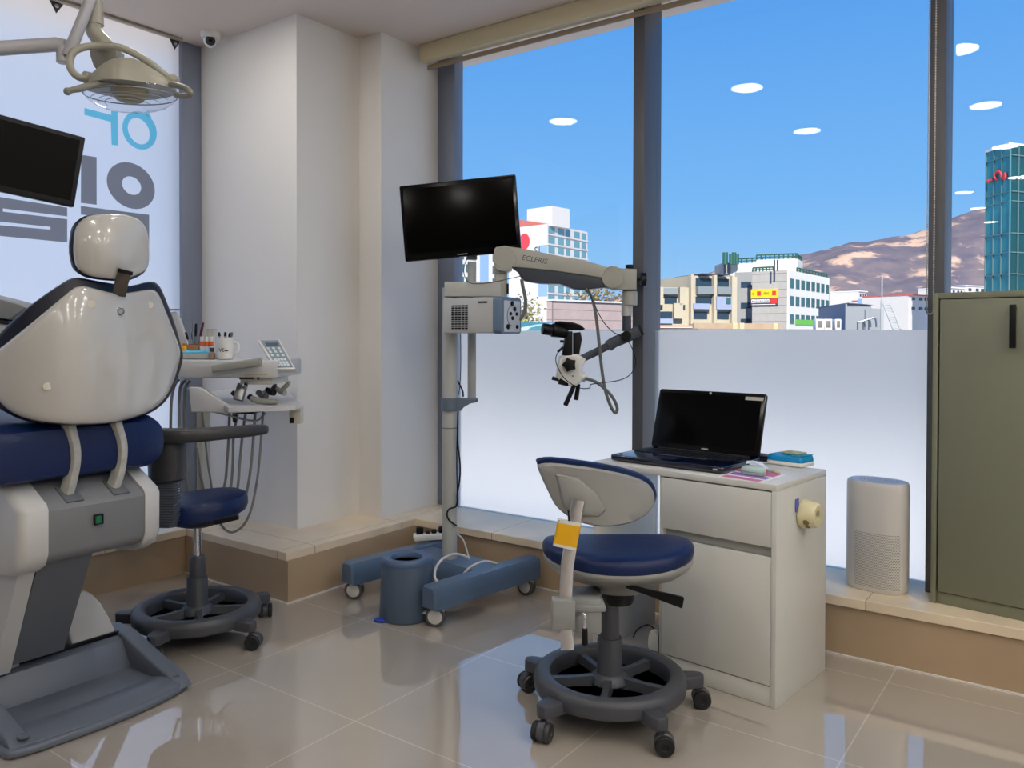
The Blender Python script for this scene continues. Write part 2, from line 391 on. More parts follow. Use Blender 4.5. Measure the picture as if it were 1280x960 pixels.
# ================================================================ outside
GZ = -14.0
GROUND = mat('street_concrete', (232, 228, 222), .9, var=(.08, .08))
g = MB().quad([(-500, 4.3, GZ), (900, 4.3, GZ), (900, 1500, GZ), (-1500, 1500, GZ), (-1500, -300, GZ), (-4.9, -300, GZ), (-4.9, 4.3, GZ)]); struct('ground', g, GROUND, 'pale street ground far below the windows')
g = bx((-90, 5.2, -1.6), (90, 27, -1.3)); struct('bounce_roof', g, mat('bounce_roof_pale', (226, 222, 214), .9, var=(.4, .05)), 'unseen pale roof slab added below the windows to bounce light into the frosted film')  # unseen slab, added to bounce sunlight up into the frosted film
STONE = mat('white_facade', (206, 202, 196), .8, var=(.6, .03)); STONE2 = mat('grey_clad_facade', (138, 138, 138), .8, var=(.6, .05))
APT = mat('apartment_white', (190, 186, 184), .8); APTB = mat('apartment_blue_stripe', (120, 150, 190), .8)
WIN = mat('facade_window_glass', (58, 92, 96), .15); WINA = mat('apartment_window_glass', (96, 136, 146), .2); WIN2 = mat('balcony_shadow_glass', (40, 58, 74), .2); REDROOF = mat('red_roof_edge', (170, 90, 80), .8)
BEIGE = mat('beige_concrete', (176, 166, 146), .85, var=(.5, .08)); TAN = mat('tan_fence_board', (170, 146, 120), .8, var=(3, .1))
GREENM = mat('green_steel', (36, 84, 74), .5); RAILM = mat('balcony_railing', (120, 128, 132), .5)
def zz(y, d): return at(640, y, d).z
class Face:
    """vertical facade between two ground points seen at pixel columns xa, xb at depths da, db"""
    def __init__(s, xa, da, xb, db):
        s.a = at(xa, 412, da); s.b = at(xb, 412, db); s.u = V((s.b.x-s.a.x, s.b.y-s.a.y, 0)); s.L = s.u.length; s.u.normalize()
        s.n = V((s.u.y, -s.u.x, 0))
        if s.n.dot(s.a-CAM) > 0: s.n = -s.n
    def p(s, k, z, o=0): q = s.a+s.u*(s.L*k)+s.n*o; return V((q.x, q.y, z))
    def box(s, mb, k0, k1, z0, z1, o0, o1):
        mb.hexa([s.p(k0, z0, o0), s.p(k1, z0, o0), s.p(k1, z0, o1), s.p(k0, z0, o1), s.p(k0, z1, o0), s.p(k1, z1, o0), s.p(k1, z1, o1), s.p(k0, z1, o1)]); return mb
def block(mb, f1, depth, z0, z1): return f1.box(mb, 0, 1, z0, z1, -depth, 0)
def quadblock(mb, L, C, R, z0, zl, zc, zr):
    B = L+R-C; zb = zl+zr-zc
    f = lambda P, z: V((P.x, P.y, z))
    mb.hexa([f(L, z0), f(C, z0), f(R, z0), f(B, z0), f(L, zl), f(C, zc), f(R, zr), f(B, zb)]); return mb
# --- apartment slab with gable end (left)
D = 230
ap = thing('apartment_building', 'tall white apartment slab with gable end and red emblem behind the white arm', 'building', at(683, 412, D))
fa = Face(636, D+10, 684, D); fb = Face(684, D, 734, D+18)
zt = zz(280, D)
m_ = MB(); quadblock(m_, fa.a, fa.b, fb.b, GZ, zt, zt, zt); m_.build('wall', APT, ap)
m_ = MB(); gp = [fa.p(0, zt-.01), fa.p(1, zt-.01), fa.p(.25, zz(270, D))]; bk = fb.u*fb.L
v0 = [m_._v(q) for q in gp]; v1 = [m_._v(q+bk) for q in gp]
for f_ in ([v0[0], v0[1], v0[2]], [v1[2], v1[1], v1[0]], [v0[0], v1[0], v1[1], v0[1]], [v0[1], v1[1], v1[2], v0[2]], [v0[2], v1[2], v1[0], v0[0]]): m_._face(f_)
m_.build('gable_roof', REDROOF, ap)
fa.box(MB(), .42, 1.06, zt-.5, zz(257.5, D), -9, -1).build('lift_tower', APT, ap)
fa.box(MB(), .78, 1.0, zz(370, D), zz(306, D), 0, .1).build('blue_stripe', APTB, ap)
P = fa.p(.42, zz(299, D), .1); lg = MB().lathe([(.001, 0), (2.0, 0), (2.0, .1), (.001, .1)], P, fa.n, 24, 1, 1.15); lg.build('red_emblem', mat('red_sign', (196, 52, 60), .6), ap)
text('gable_lettering', 'SJ', fa.p(.75, zz(313, D), .12), fa.u, (0, 0, 1), 2.4, mat('sign_grey', (70, 72, 80), .6), ap, .03)
nf = 13; fh = (zt-GZ)/nf*.98
for r_ in range(9):
    zc = zt-.6-r_*2.8
    for k0, k1 in ((.02, .17), (.25, .39), (.44, .55), (.65, .79), (.84, .96)):
        fb.box(MB(), k0, k1, zc-2.0, zc, -.1, .06).build('window', WINA, ap)
    fb.box(MB(), .0, 1.0, zc-2.5, zc-2.1, 0, .3).build('floor_band', APT, ap)
# --- second slab behind the monitor
D = 120
a2 = thing('apartment_building', 'apartment block with blue stripe seen below the wall monitor beside the window post', 'building', at(572, 412, D))
fc = Face(566, D, 632, D+6); z2 = zz(285, D)
block(MB(), fc, 14, GZ, z2).build('wall', APT, a2); fc.box(MB(), .50, .66, GZ, z2-.5, 0, .06).build('blue_stripe', APTB, a2)
for r_ in range(8):
    zc = z2-3.4-r_*1.9
    for k0, k1 in ((.06, .2), (.24, .42), (.74, .94)): fc.box(MB(), k0, k1, zc-1.2, zc, -.1, .06).build('window', WIN, a2)
# --- retaining wall and trees
fw = Face(690, 40, 800, 44)
PANEL = tiled('pink_panel_wall', (170, 152, 148), (128, 114, 112), .8, (2.0, .5), (0, 0), .04, axes=(0, 2))
rw = thing('panel_wall', 'pinkish grey panelled wall standing in front of the apartment slab', 'wall', fw.a)
fw.box(MB(), 0, 1, GZ, zz(377, 41), -.4, 0).build('panels', PANEL, rw); fw.box(MB(), -.01, 1.01, zz(377, 41), zz(375, 41), -.5, .1).build('coping', STONE, rw)
LEAFA = mat('yellow_green_leaves', (150, 146, 84), .8, var=(5, .25)); LEAFB = mat('dry_leaves', (140, 122, 78), .8, var=(5, .2)); BARK = mat('bark', (110, 96, 84), .9)
def tree(px, py, d, rx, rz, m, label):
    c = at(px, py, d); t = thing('tree', label, 'tree', (c.x, c.y, GZ), 'trees below the apartment slabs')
    MB().tube([(c.x, c.y, GZ), (c.x+.1, c.y, c.z-rz*.4), (c.x, c.y, c.z+rz*.4)], [.3, .08], 8).build('trunk', BARK, t)
    b = MB()
    for i in range(420):
        q = V((random.gauss(0, .42), random.gauss(0, .42), random.gauss(0, .42)))
        if q.length > 1.05: q = q.normalized()*1.05
        q = V((q.x*rx, q.y*rx, q.z*rz))+c; s_ = random.uniform(.08, .2)
        u = V((random.uniform(-1, 1), random.uniform(-1, 1), random.uniform(-1, 1))).normalized(); w = u.cross(V((.3, .5, .8))).normalized()
        b.quad([q-u*s_, q+w*s_*.6, q+u*s_, q-w*s_*.6])
    b.build('crown', m, t, fix=False)
tree(657, 393, 60, 1.6, 1.5, LEAFA, 'yellow green tree left of the panelled wall')
tree(745, 371, 62, 2.6, 1.3, LEAFB, 'dry leaved tree showing above the panelled wall')
# --- teal curved roof
TEAL = tiled('teal_roof_sheet', (70, 126, 130), (170, 190, 190), .4, (1.1, None), (0, 0), .12, axes=(0, 1))
p0 = at(640, 407, 30); tr = thing('curved_roof', 'teal ribbed curved roof below the apartments behind the microscope', 'roof', (p0.x, p0.y, GZ))
ft = Face(630, 30, 712, 32); m_ = MB(); rings = []
for k in (-.3, 1):
    R_ = []
    for i in range(9):
        a = PI*i/8; R_.append(ft.p(k, zz(413.5, 30)+.36*math.sin(a), -1.2-1.2*math.cos(a)))
    R_ += [ft.p(k, GZ, 0), ft.p(k, GZ, -2.4)][::-1] if False else []
    rings.append(R_)
m_.loft(rings); m_.build('roof_sheet', TEAL, tr); ft.box(MB(), -.3, 1, GZ, zz(413.6, 30), -2.35, -.05).build('wall', STONE2, tr)
# --- low beige terrace building with balconies
D = 52
te = thing('terrace_building', 'beige concrete terrace building with stepped balconies left of the bannered office', 'building', at(862, 412, D))
f1 = Face(812, D, 863, D); f2 = Face(862, D, 921, D+1)
z0b = GZ
Z = lambda y: zz(y, D)
block(MB(), f1, 8, GZ, Z(359)).build('wall', BEIGE, te); block(MB(), f2, 8, GZ, Z(344)).build('wall', BEIGE, te)
def bayrow(f, ks, ya, yb, m, o0=-.1, o1=.05, nm='opening'):
    for k0, k1 in ks: f.box(MB(), k0, k1, Z(yb), Z(ya), o0, o1).build(nm, m, te)
bayrow(f2, ((.12, .45), (.53, .82)), 347, 357, WIN2); bayrow(f2, ((.12, .45), (.53, .82)), 357.5, 367, RAILM, 0, .35, 'balcony_front')
bayrow(f2, ((.12, .45),), 370, 379, WIN2); bayrow(f2, ((.50, .82),), 370, 386, mat('balcony_blue_panel', (140, 150, 176), .6), 0, .4, 'balcony_front'); bayrow(f2, ((.70, .79),), 371, 379, WIN, .4, .45)
bayrow(f2, ((.02, .36),), 379, 386, mat('balcony_blue_panel', (140, 150, 176), .6), 0, .4, 'balcony_front')
bayrow(f2, ((.04, .36), (.5, .82)), 389, 398, WIN2)
bayrow(f2, ((-.02, .03), (.46, .52), (.84, .9)), 343, 405, BEIGE, 0, .3, 'pier')
bayrow(f1, ((.30, .68),), 360, 368, RAILM, 0, .35, 'balcony_front'); bayrow(f1, ((.0, .1), (.36, .66)), 371, 379, WIN2)
bayrow(f1, ((.15, .30), (.70, .85)), 359, 381, BEIGE, 0, .5, 'pier'); bayrow(f1, ((.56, .78),), 379, 398, BEIGE, 0, .5, 'pier'); bayrow(f1, ((.12, .2),), 381, 402, BEIGE, 0, .5, 'pier')
bayrow(f1, ((.2, .55),), 389, 398, WIN2); bayrow(f1, ((.22, .54),), 398, 404, mat('balcony_blue_panel', (140, 150, 176), .6), 0, .4, 'balcony_front')
for k0, k1 in ((.16, .38), (.52, .74)): f2.box(MB(), k0, k1, Z(343.2), Z(341.8), -3, .6).build('roof_sheet', DKGREY, te)
# --- tan fence and rail in front
fe = Face(867, 28, 976, 29); fn = thing('board_fence', 'low tan board fence along the roof edge in front of the office', 'fence', fe.a)
fe.box(MB(), 0, 1, zz(416, 28), zz(403.5, 28.5), -.08, 0).build('boards', TAN, fn); PALE = mat('pale_fence_post', (206, 184, 146), .8)
for k in (.46, .54, .93): fe.box(MB(), k-.025, k+.025, zz(416, 28), zz(403, 28.5), 0, .04).build('post', PALE, fn)
fr = Face(818, 30, 868, 30); fk = thing('parapet', 'pinkish roof parapet at the foot of the terrace building', 'parapet', fr.a)
fr.box(MB(), -.2, 1, zz(417, 30), zz(406, 30), -.2, 0).build('wall', mat('pink_parapet', (176, 144, 130), .8), fk); fr.box(MB(), -.2, 1, zz(409.5, 30), zz(408.8, 30), 0, .06).build('coping', STONE, fk)
# --- office with banners
D = 62
of = thing('office_building', 'white clad office with yellow and red banners and green roof rails', 'building', at(983, 412, D))
fl = Face(940, D+1.6, 983, D); fo = Face(983, D, 1034.5, D+8.5); fs = Face(918, D+4, 941, D+3.4)
Z = lambda y: zz(y, D)
CLAD = tiled('office_cladding', (160, 156, 152), (128, 124, 120), .75, (None, .62), (0, 0), .07, axes=(0, 2))
quadblock(MB(), fl.a, fl.b, fo.b, GZ, Z(337), Z(337), Z(337)).build('wall', CLAD, of)
fo.box(MB(), .01, 1, GZ, Z(337), 0, .12).build('front_wall', STONE, of)
block(MB(), fs, 8, GZ, zz(340, D+4)).build('side_wing', STONE2, of)
for y in (354, 380, 400): fs.box(MB(), .35, .9, zz(y+5, D+4), zz(y-2, D+4), 0, .05).build('window', WIN2, of)
fp = Face(913, D+7, 966, D+5); fq = Face(945, D+4.2, 996, D+3); fq2 = Face(996, D+3, 1003, D+6)
block(MB(), fp, 5, zz(345, D+6), zz(328, D+6)).build('penthouse', STONE, of); quadblock(MB(), fq.a, fq.b, fq2.b, Z(342), zz(322.5, D+3), zz(322.5, D+3), zz(322.5, D+3)).build('penthouse', STONE, of)
fx = Face(904, D+7, 914, D+7); block(MB(), fx, 3, zz(345, D+7), zz(328, D+7)).build('stair_head', STONE2, of)
def rail(f, z, k0, k1, h, n, o=-.1):
    b = MB(); b.tube([f.p(k0, z+h, o), f.p(k1, z+h, o)], .06, 6); b.tube([f.p(k0, z+h*.5, o), f.p(k1, z+h*.5, o)], .04, 6)
    for i in range(n+1): k = k0+(k1-k0)*i/n; b.tube([f.p(k, z, o), f.p(k, z+h, o)], .06, 6)
    b.build('roof_rail', GREENM, of)
rail(fq, zz(322.5, D+3), 0, 1, .4, 9); rail(fq2, zz(322.5, D+3), 0, 1, .4, 4); rail(fp, zz(328, D+6), 0, .75, .4, 6); rail(fo, Z(337), .25, 1, .35, 10); rail(fl, Z(337), 0, .6, .3, 6)
for i, x in enumerate((906.5, 914, 917.5, 921)):
    c = at(x, 328, D+6); MB().cyl((c.x, c.y, zz(330, D+6)), (c.x, c.y, zz(315+i % 2*2, D+6)), .22 if i < 1 else .18).build('antenna', GREENM, of)
for x in (968, 972): c = at(x, 333, D-.6); MB().cyl((c.x, c.y, zz(338, D-.6)), (c.x, c.y, zz(324, D-.6)), .07).build('vent_pipe', DKGREY, of)
for r_, (ya, yb) in enumerate(((347, 359), (369, 381), (392, 404))):
    for i in range(8):
        k = .04+i*.123; s_ = 1-.115*(k)
        za = Z(412-(412-ya)*1.0); zb = Z(412-(412-yb)*1.0)
        fo.box(MB(), k, k+.078, zb, za, .06, .16).build('window', WIN, of)
fo.box(MB(), .15, .8, Z(404.5), Z(398), .16, .22).build('green_panel', mat('lime_panel', (96, 170, 60), .6), of)
YEL = mat('yellow_banner', (222, 186, 20), .6); RED = mat('red_banner', (186, 48, 44), .6); DARKB = mat('dark_banner', (70, 62, 78), .6)
b1 = fl.box(MB(), -.02, .76, Z(371.5), Z(360), 0, .15).build('yellow_banner', YEL, of); b2 = fl.box(MB(), -.02, .76, Z(380.5), Z(371.6), 0, .15).build('dark_banner', DARKB, of)
for k in (.22, .66): fl.box(MB(), k-.055, k+.055, Z(368), Z(362.5), .15, .17).build('red_mark', RED, b1)
LG = mat('banner_letter_green', (120, 132, 40), .6); LW0 = mat('banner_letter_white', (225, 220, 220), .6)
for k0, k1, ya, yb in ((.03, .045, 367.5, 363.5), (.05, .085, 366.5, 364.5), (.36, .39, 366.8, 364), (.40, .42, 367.2, 363.6), (.43, .48, 366.6, 364.2), (.49, .51, 367, 363.8)): fl.box(MB(), k0, k1, Z(ya), Z(yb), .15, .165).build('banner_glyph', LG, b1)
for k0, k1 in ((.0, .07), (.08, .14), (.155, .22), (.235, .30), (.315, .37), (.385, .44), (.455, .52)): fl.box(MB(), k0, k1, Z(377), Z(372.8), .15, .165).build('banner_glyph', LW0, b2); fl.box(MB(), k0+.018, k1-.018, Z(376), Z(374), .16, .17).build('glyph_counter', DARKB, b2)
fl.box(MB(), .56, .75, Z(378.5), Z(372), .15, .17).build('red_mark', RED, b2)
fl.box(MB(), .02, .7, Z(379.8), Z(379.1), .15, .17).build('text_line', mat('banner_letter_white', (225, 220, 220), .6), b2)
# --- grey shed on the next roof, with air-conditioner units and tank
D = 34
SHED = mat('shed_blue_grey', (130, 140, 156), .7); SHEDL = mat('shed_light_grey', (158, 160, 162), .7)
sh = thing('roof_shed', 'pale grey metal shed on the neighbouring roof beside the office', 'shed', at(1057, 412, D))
sa = Face(1023, D+5.5, 1056.5, D); sb = Face(1056.5, D, 1088, D+1.4)
quadblock(MB(), sa.a, sa.b, sb.b, zz(413.5, D), zz(378.5, D), zz(378.5, D), zz(379.5, D)).build('walls', SHED, sh)
sb.box(MB(), .01, 1, zz(413, D), zz(379.5, D), 0, .03).build('front_sheet', SHEDL, sh)
quadblock(MB(), sa.p(-.02, 0, .1), sb.p(-.01, 0, .15), sb.p(1.02, 0, .1), zz(378.8, D), zz(377.6, D), zz(377.6, D), zz(378.6, D)).build('roof', mat('shed_roof', (96, 104, 116), .6), sh)
sb.box(MB(), 1.0, 1.55, zz(414, D), zz(383, D), -1.5, .0).build('lean_to', SHEDL, sh)
rf = thing('flat_roof', 'grey flat roof edge carrying the shed and air conditioners', 'roof', at(1060, 414, 30))
fF = Face(960, 26, 1200, 30); fF.box(MB(), -.3, 1.6, GZ, zz(411.2, 28), -9, 0).build('slab', mat('roof_slab', (120, 124, 132), .7), rf)
for px, d_, w_, lab in ((1023, 29.5, .36, 'left'), (1033.5, 29.5, .36, 'middle'), (1046, 29.5, .26, 'right')):
    c = at(px, 405, d_); c.z = zz(411.2, 28)
    t = thing('air_conditioner', {'left': 'leftmost white air conditioner unit on the flat roof by the shed', 'middle': 'white air conditioner unit between its two neighbours on the flat roof', 'right': 'rightmost white air conditioner unit right at the shed wall'}[lab], 'air conditioner', c, 'air conditioners on the roof')
    R_ = Mx.Rotation(_y, 3, 'Z'); MB().box(c+V((0, 0, .2)), (w_*.78, .3, .39), .01, R_).build('casing', WHITE, t)
    MB().box(c+V((0, 0, .21))-V((-math.sin(_y), math.cos(_y), 0))*.15, (w_*.5, .02, .26), .005, R_).build('grille', mat('ac_grille', (110, 104, 100), .6), t)
ld = thing('roof_ladder', 'sloping steel roof ladder right of the grey shed', 'ladder', at(1110, 412, 29))
for s_ in (0, 9): MB().tube([at(1117+s_, 412, 29), at(1104+s_, 379, 30)], .035, 6).build('rail', LTGREY, ld)
for i in range(9):
    k = i/9+.05; MB().tube([at(1117-13*k, 412-33*k, 29+k), at(1126-13*k, 412-33*k, 29+k)], .02, 6).build('rung', LTGREY, ld)
ma = thing('roof_mast', 'thin pale metal mast rising from the roof in front of the hill', 'mast', at(1101.5, 412, 33)); c = at(1102, 412, 33)
MB().cyl((c.x, c.y, c.z-.2), (c.x, c.y, zz(375, 33)), .05).build('lower_tube', LTGREY, ma); MB().cyl((c.x, c.y, zz(375, 33)), (c.x, c.y, zz(343, 33)), .025).build('upper_tube', LTGREY, ma)
for i in range(3):
    c = at(1072+i*7, 408, 31); tk = thing('roof_pipe_stand', ['grey pipe bundle on the roof at the shed front', 'middle pipe stand on the roof before the shed', 'pipe stand on the roof nearest the ladder'][i], 'pipes', (c.x, c.y, zz(411.2, 28)), 'roof pipe stands')
    MB().cyl((c.x, c.y, zz(411.2, 28)), (c.x, c.y, zz(402-i*2, 31)), .03).build('stem', STEEL, tk); MB().tube([(c.x, c.y, zz(402-i*2, 31)), (c.x+.2, c.y+.1, zz(401-i*2, 31)), (c.x+.25, c.y+.1, zz(408, 31))], .03, 8, sm=4).build('bend', STEEL, tk)
# --- white houses before the hill
RED2 = mat('red_tile_edge', (176, 84, 76), .8)
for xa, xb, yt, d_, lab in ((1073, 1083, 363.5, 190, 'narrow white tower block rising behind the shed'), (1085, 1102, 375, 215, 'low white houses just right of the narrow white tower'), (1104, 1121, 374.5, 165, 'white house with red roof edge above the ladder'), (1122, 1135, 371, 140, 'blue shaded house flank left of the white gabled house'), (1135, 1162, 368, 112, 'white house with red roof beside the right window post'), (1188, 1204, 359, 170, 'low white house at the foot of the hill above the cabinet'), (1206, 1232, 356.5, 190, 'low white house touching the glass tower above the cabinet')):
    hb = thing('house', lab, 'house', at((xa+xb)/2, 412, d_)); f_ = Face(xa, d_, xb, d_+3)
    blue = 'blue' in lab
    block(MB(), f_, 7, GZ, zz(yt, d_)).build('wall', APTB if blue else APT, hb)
    f_.box(MB(), -.02, 1.02, zz(yt, d_), zz(yt-1.2, d_), -7, .3).build('roof', RED2 if 'red' in lab else STONE, hb)
    for k in (.15, .5, .75):
        for j in range(2): f_.box(MB(), k, k+.14, zz(yt+6+j*12, d_), zz(yt+2.5+j*12, d_), 0, .08).build('window', WIN2, hb)
# --- glass tower at the right
D = 88
gt = thing('glass_tower', 'teal glass office tower with red sign at the right edge', 'building', at(1262, 412, D))
TG = mat('tower_glass', (58, 128, 134), .12, metal=.3, var=(.25, .3)); TGD = mat('tower_glass_dark', (32, 74, 78), .12, metal=.3, var=(.2, .25)); MULL = mat('tower_frame', (84, 112, 114), .5)
ga = Face(1232, D+4, 1262, D); gb = Face(1262, D, 1330, D+3)
quadblock(MB(), ga.a, ga.b, gb.b, GZ, zz(180, D), zz(180, D), zz(180, D)).build('core', TGD, gt)
ga.box(MB(), 0, 1, GZ, zz(180, D), 0, .1).build('glass_front', TG, gt)
quadblock(MB(), ga.p(-.02, 0, .2), ga.p(1, 0, .3), gb.p(1.02, 0, .2), zz(180, D), *[zz(177.5, D)]*3).build('roof_cap', STONE, gt)
for y in (193, 238, 250, 290, 314, 341):
    ga.box(MB(), 0, 1, zz(y+.6, D), zz(y-.6, D), .1, .22).build('transom', MULL, gt); gb.box(MB(), 0, 1, zz(y+.6, D), zz(y-.6, D), 0, .14).build('transom', MULL, gt)
for k in (.0, .33, .66, 1): ga.box(MB(), k-.012, k+.012, GZ, zz(180, D), .1, .2).build('mullion', MULL, gt)
for k in (.12, .3, .5, .7, .9): gb.box(MB(), k-.006, k+.006, GZ, zz(180, D), 0, .12).build('mullion', MULL, gt)
REDS = mat('red_sign', (196, 52, 60), .6)
for pts in ([(.08, 219), (.14, 217.5), (.2, 220), (.26, 217.5), (.33, 219.5)], [(.5, 219), (.42, 215.5), (.46, 211), (.56, 209.5), (.66, 212), (.7, 216)], [(.68, 214), (.74, 219), (.82, 219), (.85, 213.5)], [(.85, 214), (.86, 220), (.8, 222)]): MB().tube([ga.p(k, zz(y, D), .28) for k, y in pts], .13, 6, sm=4).build('red_sign', REDS, gt)
# --- hill
hl = MB(); NX, NY = 120, 26
prof = [(700, 400), (830, 352), (905, 340), (960, 330), (1005, 321), (1030, 315), (1062, 306), (1080, 306.5), (1105, 301), (1130, 297), (1160, 289), (1190, 277), (1231, 265), (1290, 246), (1400, 232), (1500, 260)]
def ridge(x):
    for (xa, ya), (xb, yb) in zip(prof, prof[1:]):
        if xa <= x <= xb: return ya+(yb-ya)*(x-xa)/(xb-xa)
    return 400
grid = []
for i in range(NX+1):
    x = 700+800*i/NX; row = []
    for j in range(NY+1):
        t = j/NY; d_ = 520+380*t
        zr = zz(ridge(x), 900)
        z = GZ+(zr-GZ)*(math.sin(t*PI/2)**1.25)
        c = at(x, 412, d_)
        z += (noise.fractal(V((c.x*.012, c.y*.012, 0)), 1, 2.1, 5)*14*(1-abs(2*t-1))+noise.noise(V((c.x*.05, c.y*.05, 3)))*2.0*t)
        row.append(hl._v((c.x, c.y, z)))
    grid.append(row)
for i in range(NX):
    for j in range(NY): hl._face([grid[i][j], grid[i+1][j], grid[i+1][j+1], grid[i][j+1]])
hm = mat('hill_scrub_haze', (126, 110, 112), .95); nt = hm.node_tree; b = nt.nodes['Principled BSDF']
tcn = [n for n in nt.nodes if n.type == 'TEX_COORD'][0]
def nz(scale, det=6):
    n = nt.nodes.new('ShaderNodeTexNoise'); n.inputs['Scale'].default_value = scale; n.inputs['Detail'].default_value = det; n.inputs['Roughness'].default_value = .65; nt.links.new(tcn.outputs['Object'], n.inputs['Vector']); return n.outputs['Fac']
r1 = nt.nodes.new('ShaderNodeValToRGB'); nt.links.new(nz(.03), r1.inputs[0]); e = r1.color_ramp.elements; e[0].position = .38; e[0].color = lin((88, 84, 98)); e[1].position = .66; e[1].color = lin((122, 108, 108))  # bluish grey ramp has distance haze mixed into the scrub colour
r2 = nt.nodes.new('ShaderNodeValToRGB'); nt.links.new(nz(.016, 8), r2.inputs[0]); e = r2.color_ramp.elements; e[0].position = .52; e[0].color = (0, 0, 0, 1); e[1].position = .575; e[1].color = (1, 1, 1, 1)
mx = nt.nodes.new('ShaderNodeMix'); mx.data_type = 'RGBA'; nt.links.new(r2.outputs[0], mx.inputs[0]); nt.links.new(r1.outputs[0], mx.inputs[6]); mx.inputs[7].default_value = lin((196, 164, 140)); nt.links.new(mx.outputs[2], b.inputs['Base Color'])
ho = hl.build('hill', hm, ang=80); ho['kind'] = 'structure'; ho['label'] = 'brown wooded hill with bare rock patches on the horizon'
# ================================================================ desk corner
RZ = lambda a: Mx.Rotation(math.radians(a), 4, 'Z')
def frame(o, a): return Mx.Translation(V(o)) @ RZ(a)
def caster(b_wheel, b_fork, p, ang, r=.03, w=.022, M=None): pass
# ---- desk: local origin at its front right bottom corner, -x along the front, +y towards the window
DA = -6.5; DM = frame((-.853, 2.69, 0), DA); DW, DD, DH = .757, .43, .752
DESKW = mat('white_melamine', (208, 208, 202), .35)
def Dp(x, y, z): return DM @ V((x, y, z))
dk = thing('desk', 'white kneehole desk with two drawer fronts standing before the middle window', 'desk', Dp(-DW/2, DD/2, 0))
MB(DM).box((-DW/2, DD/2, DH-.011), (DW, DD, .022), .002).build('desktop', DESKW, dk)
MB(DM).box((-.009, DD/2, .365), (.018, DD, .73), .001).build('side_panel', DESKW, dk)
MB(DM).box((-DW+.009, DD/2, .365), (.018, DD, .73), .001).build('side_panel', DESKW, dk)
MB(DM).box((-.458+.009, DD/2, .365), (.018, DD-.02, .728), .001).build('divider_panel', DESKW, dk)
MB(DM).box((-.2305, .008, .632), (.423, .017, .186), .0015).build('drawer_front', DESKW, dk)
MB(DM).box((-.2305, .028, .512), (.423, .012, .06), .001).build('handle_recess', mat('recess_grey', (170, 170, 164), .4), dk)
MB(DM).box((-.2305, .008, .288), (.423, .017, .432), .0015).build('drawer_front', DESKW, dk)
MB(DM).box((-.2305, .012, .034), (.423, .016, .066), .001).build('plinth', DESKW, dk)
MB(DM).box((-.2305, .22, .37), (.421, .36, .70), 0).build('drawer_carcass', DESKW, dk)
# ---- laptop
LA = -5.3; LM = frame((-1.558, 2.819, DH), LA); LW, LD = .488, .325
lp = thing('laptop', 'open black glossy laptop with a navy keyboard deck on the white desk', 'laptop', LM @ V((LW/2, LD/2, 0)))
LPB = mat('laptop_navy_gloss', (10, 16, 38), .12, coat=.5)
b_ = MB(LM); b_.prism(roundrect(LW, LD, .018), (LW/2, LD/2, .004), (1, 0, 0), (0, 1, 0), .022, bev=.006); base = b_.build('base', LPB, lp)
MB(LM).box((LW/2, LD/2, .003), (LW*.9, LD*.85, .006)).build('underside', BLACK, lp)
kb = MB(LM)
for r_ in range(5):
    for c_ in range(15): kb.box((.035+c_*.0277, .16+r_*.024, .0268), (.0235, .0195, .0025), .0006)
ko = kb.build('keyboard', mat('key_black', (14, 16, 24), .4), base); ko['kind'] = 'stuff'
MB(LM).box((LW/2-.03, .075, .0262), (.10, .06, .001), .0004).build('touchpad', mat('touchpad_navy', (20, 28, 54), .3), base)
MB(LM).box((LW/2, .137, .0265), (.22, .004, .0015), .0005).build('silver_strip', STEEL, base)
MB(LM).box((LW-.03, .0, .016), (.018, .003, .006), .0006).build('port_label', LTGREY, base)
SM = LM @ Mx.Translation((LW/2, LD-.012, .026)) @ Mx.Rotation(math.radians(-17), 4, 'X'); SH = .252
b_ = MB(SM); b_.prism(roundrect(LW-.006, SH, .012), (0, .006, SH/2), (1, 0, 0), (0, 0, 1), .012, bev=.003); lid = b_.build('lid', GLOSSK, lp)
MB(SM).box((0, -.0066, SH/2+.004), (LW-.045, .0008, SH-.036)).build('screen', mat('screen_black', (3, 3, 3), .1, spec=.12), lid)
MB(SM).cyl((-LW*.42, .002, -.002), (LW*.42, .002, -.002), .008).build('hinge', BLACK, lp)
MB(SM).sphere((.0, -.0065, SH-.009), .006, (1, .4, 1), 10, 8).build('webcam', LTGREY, lid)
MB(SM).box((.01, -.0074, .011), (.03, .0006, .005)).build('brand_mark', mat('silver_ink', (180, 180, 180), .4), lid)
lb = MB(SM).box((LW/2-.052, -.0072, SH-.022), (.076, .0006, .014)).build('sticker', mat('sticker_grey', (176, 174, 168), .5), lid)
text('sticker_print', '0000 000 000', SM @ V((LW/2-.052, -.0077, SH-.022)), SM.to_3x3() @ V((1, 0, 0)), SM.to_3x3() @ V((0, 0, 1)), .005, DKGREY, lid, .0001) if False else None
